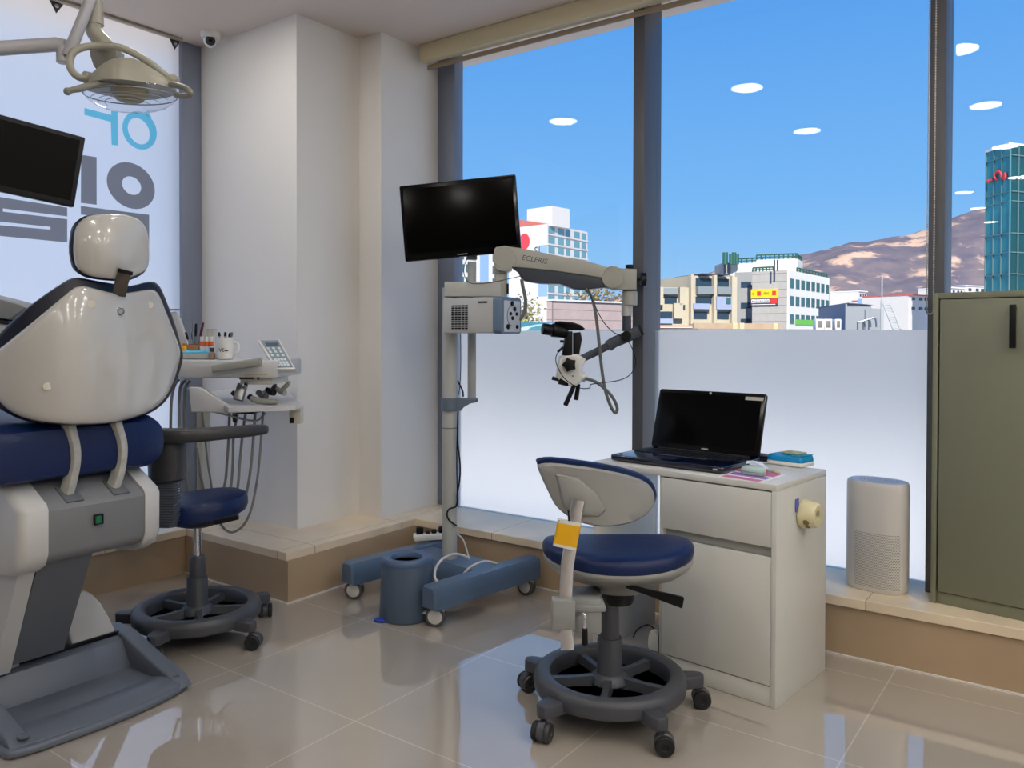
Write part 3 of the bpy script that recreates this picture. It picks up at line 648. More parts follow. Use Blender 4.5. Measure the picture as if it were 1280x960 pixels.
# ---- small things on the desk (desk coordinates)
PINK = mat('pink_print', (196, 110, 150), .6); PAPER = mat('white_paper', (232, 232, 232), .6)
TZ = DH
def dpx(px, py, z=DH): return on(px, py, 2, z)
p = dpx(937, 598)
fl_ = thing('leaflet', 'pink printed leaflet lying flat on the desk under the computer mouse', 'leaflet', p)
q = [dpx(897, 596), dpx(952, 604), dpx(985, 594), dpx(930, 584)]
MB().hexa([V(v)+V((0, 0, .0003)) for v in q]+[V(v)+V((0, 0, .0012)) for v in q]).build('sheet', PAPER, fl_)
for a_, b2_ in ((.04, .22), (.3, .52), (.6, .9)):
    m_ = MB(); l0 = q[0].lerp(q[3], a_); l1 = q[0].lerp(q[3], b2_); r0 = q[1].lerp(q[2], a_); r1 = q[1].lerp(q[2], b2_)
    z1 = V((0, 0, .0012)); z2_ = V((0, 0, .0016)); e1 = .06; s_ = [l0.lerp(r0, e1), l0.lerp(r0, .9), l1.lerp(r1, .9), l1.lerp(r1, e1)]
    m_.hexa([v+z1 for v in s_]+[v+z2_ for v in s_]).build('printed_band', PINK if a_ != .3 else mat('violet_print', (150, 120, 190), .6), fl_)
c = dpx(942, 594); c.z = TZ+.0017
ms = thing('computer_mouse', 'small pale green and grey computer mouse on the pink leaflet', 'mouse', c)
mp = [(-.042, -.01), (-.038, .018), (-.018, .028), (.02, .028), (.04, .016), (.044, -.004), (.038, -.022), (.01, -.03), (-.02, -.029), (-.038, -.022)]
R_ = RZ(-12).to_3x3(); ux, uy = R_ @ V((1, 0, 0)), R_ @ V((0, 1, 0))
sm = [(v.x, v.y) for v in cr([(a, b, 0) for a, b in mp], 4, True)]
MB().prism(sm, c, ux, uy, .014, bev=.004).build('lower_shell', mat('mouse_grey', (150, 160, 158), .4), ms)
MB().loft([[c+ux*(a*k)+uy*(b*k)+V((0, 0, z)) for a, b in sm] for k, z in ((.98, .0145), (.97, .02), (.88, .027), (.68, .032), (.35, .034), (.05, .0345))]).build('upper_shell', mat('mouse_pale_green', (176, 200, 196), .3), ms)
MB().cyl(c+ux*(-.022)-uy*.004+V((0, 0, .0328)), c+ux*(-.022)+uy*.004+V((0, 0, .0328)), .005, seg=14).build('scroll_wheel', DKGREY, ms)
c = dpx(944, 586); c.z = TZ+.0017
cl_ = thing('folded_cloth', 'crumpled white wipe behind the computer mouse on the desk', 'wipe', c); m_ = MB(); rings = []
for i in range(6):
    t = i/5; ring = []
    for k in range(20):
        a = 2*PI*k/20; rr = (1-.35*t)*(1+.12*math.sin(3*a+i)); ring.append(c+V((.045*rr*math.cos(a), .026*rr*math.sin(a), .002+.022*t+.003*math.sin(5*a+2*i)*(t > 0))))
    rings.append(ring)
m_.loft(rings).build('cloth', mat('white_cloth', (214, 224, 240), .8), cl_)
c = dpx(947, 576)
gl = thing('glasses_case', 'dark navy spectacle case beside the laptop corner on the desk', 'case', V((c.x, c.y, TZ)))
MB().prism([(v.x, v.y) for v in cr([(-.07, 0, 0), (-.05, .022, 0), (.05, .022, 0), (.07, 0, 0), (.05, -.022, 0), (-.05, -.022, 0)], 4, True)], (c.x, c.y, TZ), RZ(-8).to_3x3() @ V((1, 0, 0)), RZ(-8).to_3x3() @ V((0, 1, 0)), .022, bev=.008).build('lower_half', mat('case_navy', (30, 34, 66), .45), gl)
MB().prism([(v.x, v.y) for v in cr([(-.068, 0, 0), (-.05, .02, 0), (.05, .02, 0), (.068, 0, 0), (.05, -.02, 0), (-.05, -.02, 0)], 4, True)], (c.x, c.y, TZ+.0222), RZ(-8).to_3x3() @ V((1, 0, 0)), RZ(-8).to_3x3() @ V((0, 1, 0)), .008, bev=.004).build('lid', mat('case_grey_lid', (120, 116, 120), .45), gl)
pn = thing('pen', 'cream and orange capped pen lying on the pink leaflet', 'pen', dpx(965, 591))
a = dpx(950, 589)+V((0, 0, .0065)); b = dpx(974, 593)+V((0, 0, .0065)); MB().cyl(a, b, .0045, seg=12, bev=.001).build('barrel', CREAM, pn); MB().cyl(b-(b-a)*.22, b+(b-a)*.01, .0054, seg=12, bev=.001).build('cap', mat('pen_cap_beige', (214, 196, 160), .4), pn)
MB().cyl(a.lerp(b, .30), a.lerp(b, .42), .0049, seg=12).build('band', mat('pen_orange', (206, 120, 90), .4), pn)
c = dpx(988, 581)
nb = thing('memo_box', 'bright blue memo pad box at the right end of the desk', 'memo box', V((c.x, c.y, TZ)))
R3 = RZ(-14).to_3x3(); ux, uy = R3 @ V((1, 0, 0)), R3 @ V((0, 1, 0)); cz = V((c.x, c.y, TZ))
MB().prism(roundrect(.150, .100, .012), cz+V((0, 0, .002)), ux, uy, .016, bev=.004).build('white_base', WHITE, nb)
BB = mat('memo_blue', (0, 140, 200), .4); TT = mat('memo_teal', (0, 132, 160), .4)
m_ = MB(); m_.loft([[cz+ux*(x*k)+uy*(y*k)+V((0, 0, z)) for x, y in roundrect(.148, .1, .014)] for k, z in ((.99, .0182), (1.0, .024), (.98, .034), (.93, .04), (.5, .0405))]); m_.build('blue_pad', BB, nb)
MB().prism(roundrect(.05, .096, .01), cz+ux*.046+V((0, 0, .0406)), ux, uy, .003, bev=.001).build('teal_end', TT, nb)
MB().prism(roundrect(.075, .062, .002), cz+ux*.005+uy*.014+V((0, 0, .0437)), ux, uy, .006, bev=.001, seg=1).build('paper_pad', mat('kraft_green_paper', (176, 178, 140), .7), nb)
# ---- tape roll holder stuck on the desk side
c = Dp(0, .205, .625); ax = DM.to_3x3() @ V((1, 0, 0)); tv = DM.to_3x3() @ V((0, 1, 0))
CRM = mat('cream_plastic', (214, 206, 166), .45)
rh = thing('handpiece_holder', 'round cream plastic holder with openings fixed to the side of the white desk', 'holder', c)
rh_b = MB().lathe([(.046, .001), (.05, .006), (.05, .012), (.044, .05), (.04, .06), (.034, .062), (.018, .058), (.016, .05), (.016, .03), (.0005, .03)], c, ax, 32).build('body', CRM, rh)
MB().lathe([(.0155, .031), (.0005, .032)], c, ax, 24).build('centre_slot', mat('holder_hollow', (120, 104, 60), .6), rh_b)
for da, rr in ((-62, .011), (-92, .008)):
    q = c+ax*.032+(tv*(-.0)+V((0, 0, 0))); dr = (-tv*math.cos(math.radians(da+35)) + V((0, 0, 1))*math.sin(math.radians(da+35))).normalized()
    MB().lathe([(rr, 0), (rr, .0035), (.0005, .004)], q+dr*.0445, dr, 18).build('side_opening', mat('holder_hollow', (120, 104, 60), .6), rh)
MB().box(c+ax*.003-tv*.046+V((0, 0, .036)), (.004, .026, .045), .0015, RZ(DA).to_3x3()).build('blue_tab', mat('blue_tab', (90, 96, 170), .5), rh)
# ---- things under the desk
c = Dp(-.57, .17, 0)
ad = thing('power_adapter', 'small white rounded adapter on the floor under the desk', 'adapter', c)
MB().prism([(v.x, v.y) for v in cr([(-.022, 0, 0), (-.024, .05, 0), (-.012, .078, 0), (.012, .078, 0), (.024, .05, 0), (.022, 0, 0)], 4, True)], c+V((0, 0, .002)), ax, (0, 0, 1), .022, bev=.005).build('body', WHITE, ad)
MB().tube([c+V((0, .01, .07)), c-ax*.04+V((0, 0, .09)), c-ax*.1+V((0, .02, .05)), c-ax*.13+V((0, .04, .006))], .003, 8, sm=6).build('cable', BLACK, ad)
c = Dp(-.50, .16, 0); 
bg_ = thing('black_pouch', 'black soft pouch standing on the floor against the desk drawers', 'pouch', c)
m_ = MB(); m_.loft([[c+ax*x*k+tv*y*k+V((0, 0, z)) for x, y in roundrect(.07, .1, .025)] for k, z in ((.9, .001), (1, .02), (1.02, .07), (.95, .12), (.8, .15), (.5, .158))]); m_.build('bag', mat('black_fabric', (16, 16, 22), .8, bump=(80, .3)), bg_)
MB().tube([c+V((0, 0, .155))-ax*.02, c+V((0, 0, .19)), c+ax*.02+V((0, 0, .156))], .005, 8, sm=5).build('loop_handle', mat('blue_strap', (40, 50, 120), .6), bg_)
# ---- air purifier on the ledge
c = V((-.700, 3.485, .235)); PA = -9
ap_ = thing('air_purifier', 'white oval air purifier with perforated front on the window ledge', 'air purifier', c)
PM = frame(c, PA)
def oval(sx, sy, n=44): return [(sx*math.copysign(abs(math.cos(t))**.75, math.cos(t)), sy*math.copysign(abs(math.sin(t))**.9, math.sin(t))) for t in (2*PI*k/n for k in range(n))]
pm = mat('purifier_white', (206, 203, 198), .4); nt = pm.node_tree; b = nt.nodes['Principled BSDF']
tcn = [n for n in nt.nodes if n.type == 'TEX_COORD'][0]; sx = nt.nodes.new('ShaderNodeSeparateXYZ'); nt.links.new(tcn.outputs['Object'], sx.inputs[0])
px_, pz_ = .0052, .0064
u_ = math_node(nt, 'DIVIDE', sx.outputs['X'], px_); w_ = math_node(nt, 'DIVIDE', sx.outputs['Z'], pz_)
row = math_node(nt, 'FLOOR', w_); odd = math_node(nt, 'MULTIPLY', math_node(nt, 'MODULO', row, 2.0), .5)
uf = math_node(nt, 'SUBTRACT', math_node(nt, 'FRACT', math_node(nt, 'ADD', math_node(nt, 'ADD', u_, odd), 100.0)), .5); wf = math_node(nt, 'SUBTRACT', math_node(nt, 'FRACT', w_), .5)
d2 = math_node(nt, 'ADD', math_node(nt, 'POWER', math_node(nt, 'ABSOLUTE', uf), 2.0), math_node(nt, 'POWER', math_node(nt, 'ABSOLUTE', wf), 2.0))
hole = math_node(nt, 'LESS_THAN', d2, .075)
lowz = math_node(nt, 'MULTIPLY', math_node(nt, 'LESS_THAN', sx.outputs['Z'], .235), math_node(nt, 'GREATER_THAN', sx.outputs['Z'], .02))
frt = math_node(nt, 'MULTIPLY', math_node(nt, 'LESS_THAN', sx.outputs['Y'], -.02), math_node(nt, 'LESS_THAN', math_node(nt, 'ABSOLUTE', math_node(nt, 'SUBTRACT', sx.outputs['X'], .01)), .085))
hf = math_node(nt, 'MULTIPLY', math_node(nt, 'MULTIPLY', hole, lowz), frt)
mx = nt.nodes.new('ShaderNodeMix'); mx.data_type = 'RGBA'; nt.links.new(hf, mx.inputs[0]); mx.inputs[6].default_value = lin((206, 203, 198)); mx.inputs[7].default_value = lin((60, 58, 58)); nt.links.new(mx.outputs[2], b.inputs['Base Color'])
m_ = MB(PM); m_.loft([[(x*k, y*k, z) for x, y in oval(.118, .078)] for k, z in ((.93, .001), (.97, .01), (1, .022), (1, .40), (1, .415), (.985, .428), (.96, .434))]); bo = m_.build('body', pm, ap_)
m_ = MB(PM); m_.loft([[(x*k, y*k, z) for x, y in oval(.118, .078)] for k, z in ((.955, .4345), (.9, .437), (.85, .433), (.2, .431))]); tp = m_.build('top_grille', mat('purifier_top', (170, 182, 204), .4), ap_)
gr = MB(PM)
for r_ in range(1, 7):
    for k in range(6*r_):
        a = 2*PI*k/(6*r_); gr.box((r_*.013*math.cos(a), r_*.0085*math.sin(a), .4335), (.003, .003, .003))
go = gr.build('vent_holes', DKGREY, tp); go['kind'] = 'stuff'
MB(PM).box((-.106, -.036, .16), (.003, .003, .28), .0008).build('side_seam', mat('seam_grey', (88, 90, 100), .5), ap_)
# ---- olive cabinet on the ledge
OLIVE = mat('olive_laminate', (122, 124, 104), .45); OLIVED = mat('olive_door', (116, 118, 100), .4)
KA = -8.0; KM = frame((-.497, 3.417, .235), KA); KW, KD, KHt = .62, .24, 1.178
kb_ = thing('storage_cabinet', 'olive green two door cabinet with black bar handles on the window ledge', 'cabinet', KM @ V((KW/2, KD/2, 0)))
MB(KM).box((.009, KD/2, KHt/2), (.018, KD, KHt), .001).build('side_panel', OLIVE, kb_); MB(KM).box((KW-.009, KD/2, KHt/2), (.018, KD, KHt), .001).build('side_panel', OLIVE, kb_)
MB(KM).box((KW/2, KD/2, KHt-.011), (KW-.037, KD, .022), .001).build('top_panel', OLIVE, kb_); MB(KM).box((KW/2, KD/2+.004, .022), (KW-.037, KD-.01, .044), .001).build('plinth', OLIVE, kb_)
MB(KM).box((KW/2, KD-.006, KHt/2), (KW-.037, .01, KHt-.07)).build('back_panel', OLIVE, kb_); MB(KM).box((KW/2, KD/2+.01, KHt/2), (KW-.04, KD-.06, KHt-.08)).build('interior', mat('cabinet_inside', (40, 40, 34), .8), kb_)
for s_ in (0, 1):
    x0 = .024+s_*.288; d = MB(KM).box((x0+.142, .010, .6), (.284, .018, 1.105), .0012).build('door', OLIVED, kb_)
    hx = x0+(.244 if s_ == 0 else .04); hd = MB(KM); hd.box((hx, -.026, 1.05), (.02, .012, .155), .002); hd.box((hx, -.01, 1.115), (.012, .022, .012)); hd.box((hx, -.01, .985), (.012, .022, .012)); hd.build('bar_handle', BLACK, d)
# ================================================================ stools
RTH = V((RT.x, RT.y, 0)).normalized(); FWH = V((FW.x, FW.y, 0)).normalized(); ZU = V((0, 0, 1))
SGREY = mat('stool_base_charcoal', (66, 68, 74), .42, bump=(150, .05)); SHELL = mat('seat_shell_grey', (144, 145, 142), .4)
CLAMP = mat('clamp_grey_metal', (140, 142, 140), .42)
def stool_base(t, c, a0, chrome):
    """spoked ring base with five castors, and the column"""
    M = frame(c, a0)
    MB(M).lathe([(.194, .080), (.198, .074), (.240, .074), (.250, .082), (.254, .105), (.250, .126), (.238, .136), (.214, .138), (.200, .132), (.195, .122), (.194, .080)], seg=64).build('ring', SGREY, t)
    b = MB(M); b.lathe([(.0005, .086), (.05, .086), (.066, .10), (.060, .118), (.046, .13), (.0005, .13)], seg=32)
    hub = b.build('hub', SGREY, t)
    for k in range(5):
        a = math.radians(72*k+36); d = V((math.cos(a), math.sin(a), 0)); s_ = V((-d.y, d.x, 0)); b = MB(M)
        b.loft([[d*r+s_*x*w+ZU*(z0+y) for x, y in ((-.5, -h/2), (.5, -h/2), (.36, h/2), (-.36, h/2))] for r, w, h, z0 in ((.04, .036, .034, .106), (.12, .028, .028, .104), (.205, .034, .03, .104))]); b.build('spoke', SGREY, t)
    for k in range(5):
        a = math.radians(72*k); d = V((math.cos(a), math.sin(a), 0)); s_ = V((-d.y, d.x, 0))
        b = MB(M); b.prism([(.0, -.033), (.055, -.027), (.075, -.018), (.083, 0), (.075, .018), (.055, .027), (.0, .033)], d*.240+ZU*.070, d, s_, .042, bev=.006); b.build('lug', SGREY, t)
        p = d*.302; sw = math.radians(72*k+25+40*math.sin(k*2.1)); f = V((math.cos(sw), math.sin(sw), 0)); q = V((-f.y, f.x, 0)); wc = p+f*.012+ZU*.030
        b = MB(M); b.cyl(p+ZU*.058, p+ZU*.072, .009); b.prism([(.030*math.cos(x), .030*math.sin(x)) for x in [PI*i/12-.15 for i in range(15)]], wc-q*.011+ZU*.002, f, ZU, -.022 if False else .022, bev=.002, seg=1) if False else b.cyl(wc-q*.012+ZU*.003, wc+q*.012+ZU*.003, .0305, seg=24, bev=.003)
        cs = b.build('castor', SGREY, t)
        for sg in (-1, 1):
            b = MB(M); b.lathe([(.028, 0), (.030, .003), (.030, .012), (.027, .016), (.012, .0165), (.010, .013), (.0005, .013)], wc+q*sg*.0125, q*sg, 24); b.build('wheel', RUBBER if sg < 0 else CHAR, cs)
    top = .335
    MB(M).lathe([(.050, .118), (.0425, .135), (.041, .240), (.039, .246), (.0005, .246)], seg=32).build('column_sleeve', SGREY, t)
    MB(M).lathe([(.0315, .244), (.031, .322 if chrome else .38), (.026, .335 if chrome else .392), (.0005, .335 if chrome else .392)], seg=28).build('column', SGREY, t)
    if chrome: MB(M).lathe([(.0175, .33), (.0175, .46), (.0005, .46)], seg=24).build('gas_piston', CHROME, t)
# ---- stool by the desk
c1 = V((-1.30, 2.36, 0))
s1 = thing('operator_stool', 'navy operator stool with grey shell back and yellow label in front of the desk', 'stool', c1)
stool_base(s1, c1, -103, False)
yaw = math.degrees(math.atan2(RTH.y, RTH.x)); S = frame(c1+V((.012, .03, .030)), yaw)     # local x = to the right, y = away
def seat_z(a, k): return .012*math.cos(2*a)*k*k - .010*max(0, math.sin(a))*k*k
so_ = [(.252*math.copysign(abs(math.cos(t))**.92, math.cos(t)), .20*math.copysign(abs(math.sin(t))**.9, math.sin(t))) for t in (2*PI*i/56 for i in range(56))]
m_ = MB(S); R_ = []
for k, z in ((.93, .478), (.985, .484), (1.0, .498), (.995, .513), (.96, .524), (.88, .529), (.7, .526), (.45, .521), (.2, .519)):
    R_.append([(x*k, y*k, z+seat_z(2*PI*i/56, k)) for i, (x, y) in enumerate(so_)])
m_.loft(R_).build('seat_cushion', NAVY, s1)
m_ = MB(S); R_ = []
for k, z in ((.975, .483), (.99, .478), (.985, .468), (.93, .452), (.80, .43), (.62, .412), (.42, .40), (.34, .385), (.30, .366), (.2, .364)):
    R_.append([(x*k+.01*(1-k), y*k, z+seat_z(2*PI*i/56, k)*min(1, max(0, (z-.42)/.06))) for i, (x, y) in enumerate(so_)])
m_.loft(R_).build('seat_shell', SHELL, s1)
MB(S).lathe([(.05, .330), (.055, .345), (.055, .366), (.0005, .366)], (0, -.01, 0)).build('seat_plate', BLACK, s1)
a, b = at(806, 739, 2.52), at(853, 753, 2.47); m_ = MB(); d = (b-a).normalized(); u = d.cross(FWH).normalized()
m_.loft([[p+u*x*w+FWH*y*h for x, y in ((-1, -1), (1, -1), (1, 1), (-1, 1))] for p, w, h in ((a-d*.06, .006, .006), (a, .008, .006), (a.lerp(b, .4), .012, .006), (b, .017, .006), (b+d*.002, .014, .004))]); m_.build('height_lever', BLACK, s1)
# arm: clamp block, chrome bar, label, back
d0 = 2.46
def A(x, y, d=d0): return at(x, y, d)
m_ = MB(); c_ = A(704, 766); m_.box(c_, (.070, .05, .090), .004, RZ(yaw).to_3x3()); m_.box(A(734, 768, d0+.05), (.085, .045, .105), .005, RZ(yaw).to_3x3()); m_.box(A(733, 748, d0+.12), (.10, .20, .02), .004, RZ(yaw).to_3x3()); m_.build('clamp_block', CLAMP, s1)
MB().bar([A(709.5, 812), A(707, 760), A(708.5, 715), A(712, 690), A(716, 668), A(719, 645), A(723, 625)], .041, .011, FWH, sm=5, bev=.45).build('back_bar', CHROME, s1)
lbp = [A(706, 683), A(709.5, 668), A(711, 653)]
lab = MB().bar([A(705.5, 684.5), A(709, 668), A(712, 651)], .073, .020, FWH, bev=.4).build('clear_sleeve', mat('clear_plastic_sleeve', (216, 216, 206), .25), s1)
MB().bar([A(706.3, 681), A(709, 668), A(711.3, 655)], .0735, .0205, FWH, bev=.4).build('yellow_label', mat('yellow_label', (228, 172, 14), .4), lab)
hk = MB().tube([A(722, 768, d0-.005), A(729, 767, d0-.03), A(731, 772, d0-.035), A(731, 786, d0-.035)], .0055, 10, sm=4).build('clamp_lever', CHROME, s1)
MB().cyl(A(731, 785, d0-.035), A(731, 806, d0-.035), .0085, .010, bev=.002).build('lever_grip', BLACK, hk)
back = [(673, 585), (690, 581.5), (728, 584), (760, 589), (783, 594.5), (803, 602), (816, 611), (822.5, 623), (822.5, 634), (815, 644.5), (803, 652), (786, 657), (761, 659.5), (738, 657.5), (722, 653), (706, 645), (694, 634), (684, 615), (676, 598), (673, 590)]
bo_ = [(p.x, p.y) for p in cr([(x, y, 0) for x, y in back], 3, True)]
bc = A(750, 621, 2.50)
def shell2(nm, mt, parent, outline, d_, lev, curve):
    m_ = MB(); N = len(outline); cxp = sum(p[0] for p in outline)/N; cyp = sum(p[1] for p in outline)/N; R_ = []
    for k, off in lev:
        ring = []
        for x, y in outline:
            X, Y = cxp+(x-cxp)*k, cyp+(y-cyp)*k; P = at(X, Y, d_); s_ = (X-750)/75
            ring.append(P+FWH*(off+curve*s_*s_)+ZU*0)
        R_.append(ring)
    return m_.loft(R_).build(nm, mt, parent)
sh_ = shell2('back_shell', SHELL, s1, bo_, 2.47, ((.3, -.002), (.7, 0), (.93, .0), (.985, .006), (.995, .016), (.99, .022), (.5, .02)), .05)
shell2('back_boss', SHELL, sh_, [(695, 594), (722, 597), (745, 616), (757, 637), (750, 645), (715, 645), (703, 630)], 2.47, ((.86, -.012), (.95, -.010), (1.0, -.002), (1.0, .004)), .05)
shell2('back_cushion', NAVY, s1, [(750+(x-750)*1.03+1.5, 617.5+(y-621)*1.06) for x, y in bo_], 2.47, ((.6, .018), (.97, .02), (1.0, .032), (.995, .05), (.97, .062), (.88, .068), (.5, .064)), .05)
MB().tube([A(711, 638, 2.462), A(711.5, 652, 2.455)], .004, 8).build('fixing_screw', BLACK, s1)
# ---- assistant stool with torso arm
c2 = V((-3.01, 1.94, 0))
s2 = thing('assistant_stool', 'navy assistant stool with black curved torso arm beside the dental chair', 'stool', c2)
stool_base(s2, c2, 8, True)
S2 = frame(c2, yaw)
m_ = MB(S2); R_ = []
for k, z in ((.80, .497), (.95, .502), (1.0, .522), (.995, .548), (.96, .566), (.85, .578), (.6, .584), (.3, .586)):
    R_.append([(.198*k*math.cos(t)+.005, .19*k*math.sin(t), z+.020*math.cos(t)*k+.006*math.sin(t)*k) for t in (2*PI*i/48 for i in range(48))])
m_.loft(R_).build('seat_cushion', NAVY, s2)
MB(S2).lathe([(.06, .458), (.11, .475), (.15, .499), (.0005, .499)]).build('seat_plate', BLACK, s2)
MB().cyl(at(268, 653, 3.14), at(298, 646, 3.14), .011, bev=.003).build('height_lever', BLACK, s2)
dA = 3.13
br = [at(236, 652, 3.3), at(222, 656, dA+.03), at(210, 650, dA), at(207, 630, dA), at(207, 602, dA)]
m_ = MB(); m_.bar([at(207, 658, dA), at(207, 600, dA)], .084, .058, FWH, bev=.35); m_.bar([at(207, 652, dA), at(236, 648, 3.33)], .055, .05, ZU, bev=.3); m_.build('arm_bracket', SGREY, s2)
m_ = MB()
for i in range(17):
    z = at(207, 601+i*3.2, dA); m_.box(z, (.092, .068, .0055), .002, RZ(yaw).to_3x3())
rb_ = m_.build('bellows_ribs', mat('rib_grey', (84, 90, 98), .5), s2)
MB().lathe([(.066, 0), (.076, .008), (.079, .09), (.079, .17), (.074, .178), (.0005, .178)], at(209, 600, dA), ZU, 36, 1, .85).build('pivot_housing', CHAR, s2)
pts = [(173, 556, 3.10), (176, 548, 3.07), (190, 545, 3.05), (215, 544.5, 3.05), (245, 544, 3.07), (275, 541.5, 3.12), (305, 539, 3.20), (322, 537, 3.26), (327, 537, 3.29)]
P_ = cr([at(*p) for p in pts], 4); n = len(P_); m_ = MB(); rings = []
for i, p in enumerate(P_):
    k = i/(n-1); tg = (P_[min(i+1, n-1)]-P_[max(i-1, 0)]).normalized(); q = tg.cross(ZU).normalized(); u = q.cross(tg)
    h = (.034-.014*k)*min(1, .45+8*k, .5+10*(1-k)); w = .075*min(1, .4+6*k, .45+8*(1-k))
    rings.append([p+q*x+u*y for x, y in roundrect(w, h*1.9, min(w, h*1.9)*.42, 4)])
m_.loft(rings).build('torso_arm', CHAR, s2)
# ================================================================ microscope floor stand
A0, B0, C0 = V((-2.833, 2.651, 0)), V((-2.284, 2.609, 0)), V((-2.209, 3.182, 0)); D0 = A0+(C0-B0)
leg = (C0-B0).normalized(); crs = (B0-A0).normalized(); POLE = V((-2.53, 2.99, 0)); dP = 3.92
sco = thing('surgical_microscope', 'floor standing dental microscope on a blue grey wheeled base with long white arm', 'microscope', POLE)
def legbox(p, q, nm):
    m_ = MB(); L = (q-p).length; w = V((-leg.y, leg.x, 0))
    m_.loft([[p+leg*(L*k)+w*x*.046*f+ZU*(.128+y*.05*f2) for x, y in ((-1, -1), (1, -1), (1, .6), (.75, 1), (-.75, 1), (-1, .6))] for k, f, f2 in ((0, .8, .85), (.015, 1, 1), (.985, 1, 1), (1, .8, .85))]); return m_.build(nm, BLUEGREY, sco)
legbox(B0-leg*.045, C0+leg*.06, 'base_leg'); legbox(A0-leg*.045, D0+leg*.02, 'base_leg')
m_ = MB(); p = A0+leg*.37; q = B0+leg*.37; L = (q-p).length
m_.loft([[p+crs*(L*k)+leg*x*.095+ZU*(.126+y*.042) for x, y in ((-1, -1), (1, -1), (1, .5), (.85, 1), (-.85, 1), (-1, .5))] for k in (.02, .98)]); m_.build('cross_beam', BLUEGREY, sco)
WCAP = mat('wheel_cap_white', (206, 206, 202), .4); TYRE = mat('castor_tyre', (74, 76, 78), .6)
for p, ang in ((A0, -28), (B0, -30), (C0, -52), (D0, -30)):
    f = V((-CAM.x+p.x, p.y, 0)).normalized(); ax_ = V((math.cos(math.radians(ang-35)), math.sin(math.radians(ang-35)), 0)); rl = V((-ax_.y, ax_.x, 0))
    wc = p+ZU*.043-rl*.0
    m_ = MB(); m_.cyl(p+ZU*.05+rl*.02, p+ZU*.082+rl*.02, .014); m_.box(wc+ZU*.022+rl*.012, (.05, .036, .05), .008, Mx((rl, ax_, ZU)).transposed()); m_.box(wc-rl*.045+ZU*.012, (.022, .03, .008), .002, Mx((rl, ax_, ZU)).transposed()); cs = m_.build('castor', LTGREY, sco)
    m_ = MB()
    for sg in (-1, 1): m_.lathe([(.031, 0), (.043, .001), (.043, .014), (.040, .017), (.031, .017)], wc+ax_*sg*.003, ax_*sg, 32)
    m_.build('tyre', TYRE, cs)
    m_ = MB()
    for sg in (-1, 1): m_.lathe([(.0315, .0), (.0315, .017), (.028, .019), (.0005, .0195)], wc+ax_*sg*.003, ax_*sg, 32)
    m_.build('wheel_cap', WCAP, cs)
zP = lambda y: at(562, y, dP).z
def PP(x, y, dd=0): return at(x, y, dP+dd)
def vcyl(x, y0, y1, r, dd=0): c_ = PP(x, y0, dd); return MB().cyl((c_.x, c_.y, zP(y1)), (c_.x, c_.y, zP(y0)), r, seg=28)
MB().cyl((POLE.x, POLE.y, .165), (POLE.x, POLE.y, zP(360)), .036, seg=32).build('main_pole', LTGREY, sco)
MB().cyl((POLE.x, POLE.y, zP(535)), (POLE.x, POLE.y, zP(533.5)), .037, seg=32).build('pole_seam', GREY, sco)
vcyl(590, 326, 500, .021, .05).build('monitor_pole', LTGREY, sco)
m_ = MB(); c_ = PP(562, 505); m_.cyl((POLE.x, POLE.y, zP(513)), (POLE.x, POLE.y, zP(497)), .043, seg=32)
m_.prism([(0, .03), (.10, .03), (.135, .03), (.135, .012), (.10, .005), (.07, -.012), (.055, -.03), (0, -.03)], V((POLE.x, POLE.y, zP(505)))-FWH*(-.025), RTH, ZU, .05, bev=.003, seg=1); m_.build('collar_bracket', mat('collar_blue_grey', (92, 106, 120), .45), sco)
# control box turned so that its end panel shows
BM = frame(PP(617, 394, -.25), yaw-28)
ZB = lambda y: at(617, y, dP-.25).z - at(617, 394, dP-.25).z
hB = ZB(371)-ZB(416)
MB(BM).box((-.135, .09, 0), (.27, .19, hB), .006).build('control_box', mat('box_grey', (176, 178, 178), .45), sco)
bp = MB(BM).prism(roundrect(.20, hB+.006, .02), (0, .09, 0), (0, 1, 0), (0, 0, 1), .045, bev=.006).build('end_frame', mat('end_frame_blue', (96, 116, 140), .4), sco)
fpn = MB(BM).prism(roundrect(.155, hB-.02, .006), (.0452, .092, -.004), (0, 1, 0), (0, 0, 1), .002, bev=.0006, seg=1).build('end_panel', mat('panel_pale', (196, 200, 204), .4), bp)
for yy, zz_, rr in ((-.005, .055, .012), (.02, .03, .011), (-.02, .008, .008), (.04, .008, .008), (.0, -.012, .009), (-.045, -.052, .012), (.045, -.052, .009)):
    MB(BM).lathe([(rr, 0), (rr, .006), (rr*.7, .008), (.0005, .008)], (.047, .092+yy, zz_), (1, 0, 0), 16).build('socket', BLACK, fpn)
MB(BM).tube([(.0475, .092-.005+.045*math.cos(t), -.002+.045*math.sin(t)) for t in (PI*i/14+PI/2 for i in range(15))], .0022, 6).build('dial_ring', GREY, fpn)
gv = MB(BM)
for i in range(5):
    for j in range(11): gv.box((-.215+i*.0185, -.0055, .045-j*.0105), (.0135, .004, .0062))
go = gv.build('vent_slots', BLACK, sco); go['kind'] = 'stuff'
MB(BM).box((-.055, -.006, hB/2-.022), (.05, .003, .009), .001).build('name_plate', DKGREY, sco)
MB().box(PP(592, 362.5, -.02), (.27, .16, .07), .004, RZ(yaw).to_3x3()).build('top_bracket', LTGREY, sco)
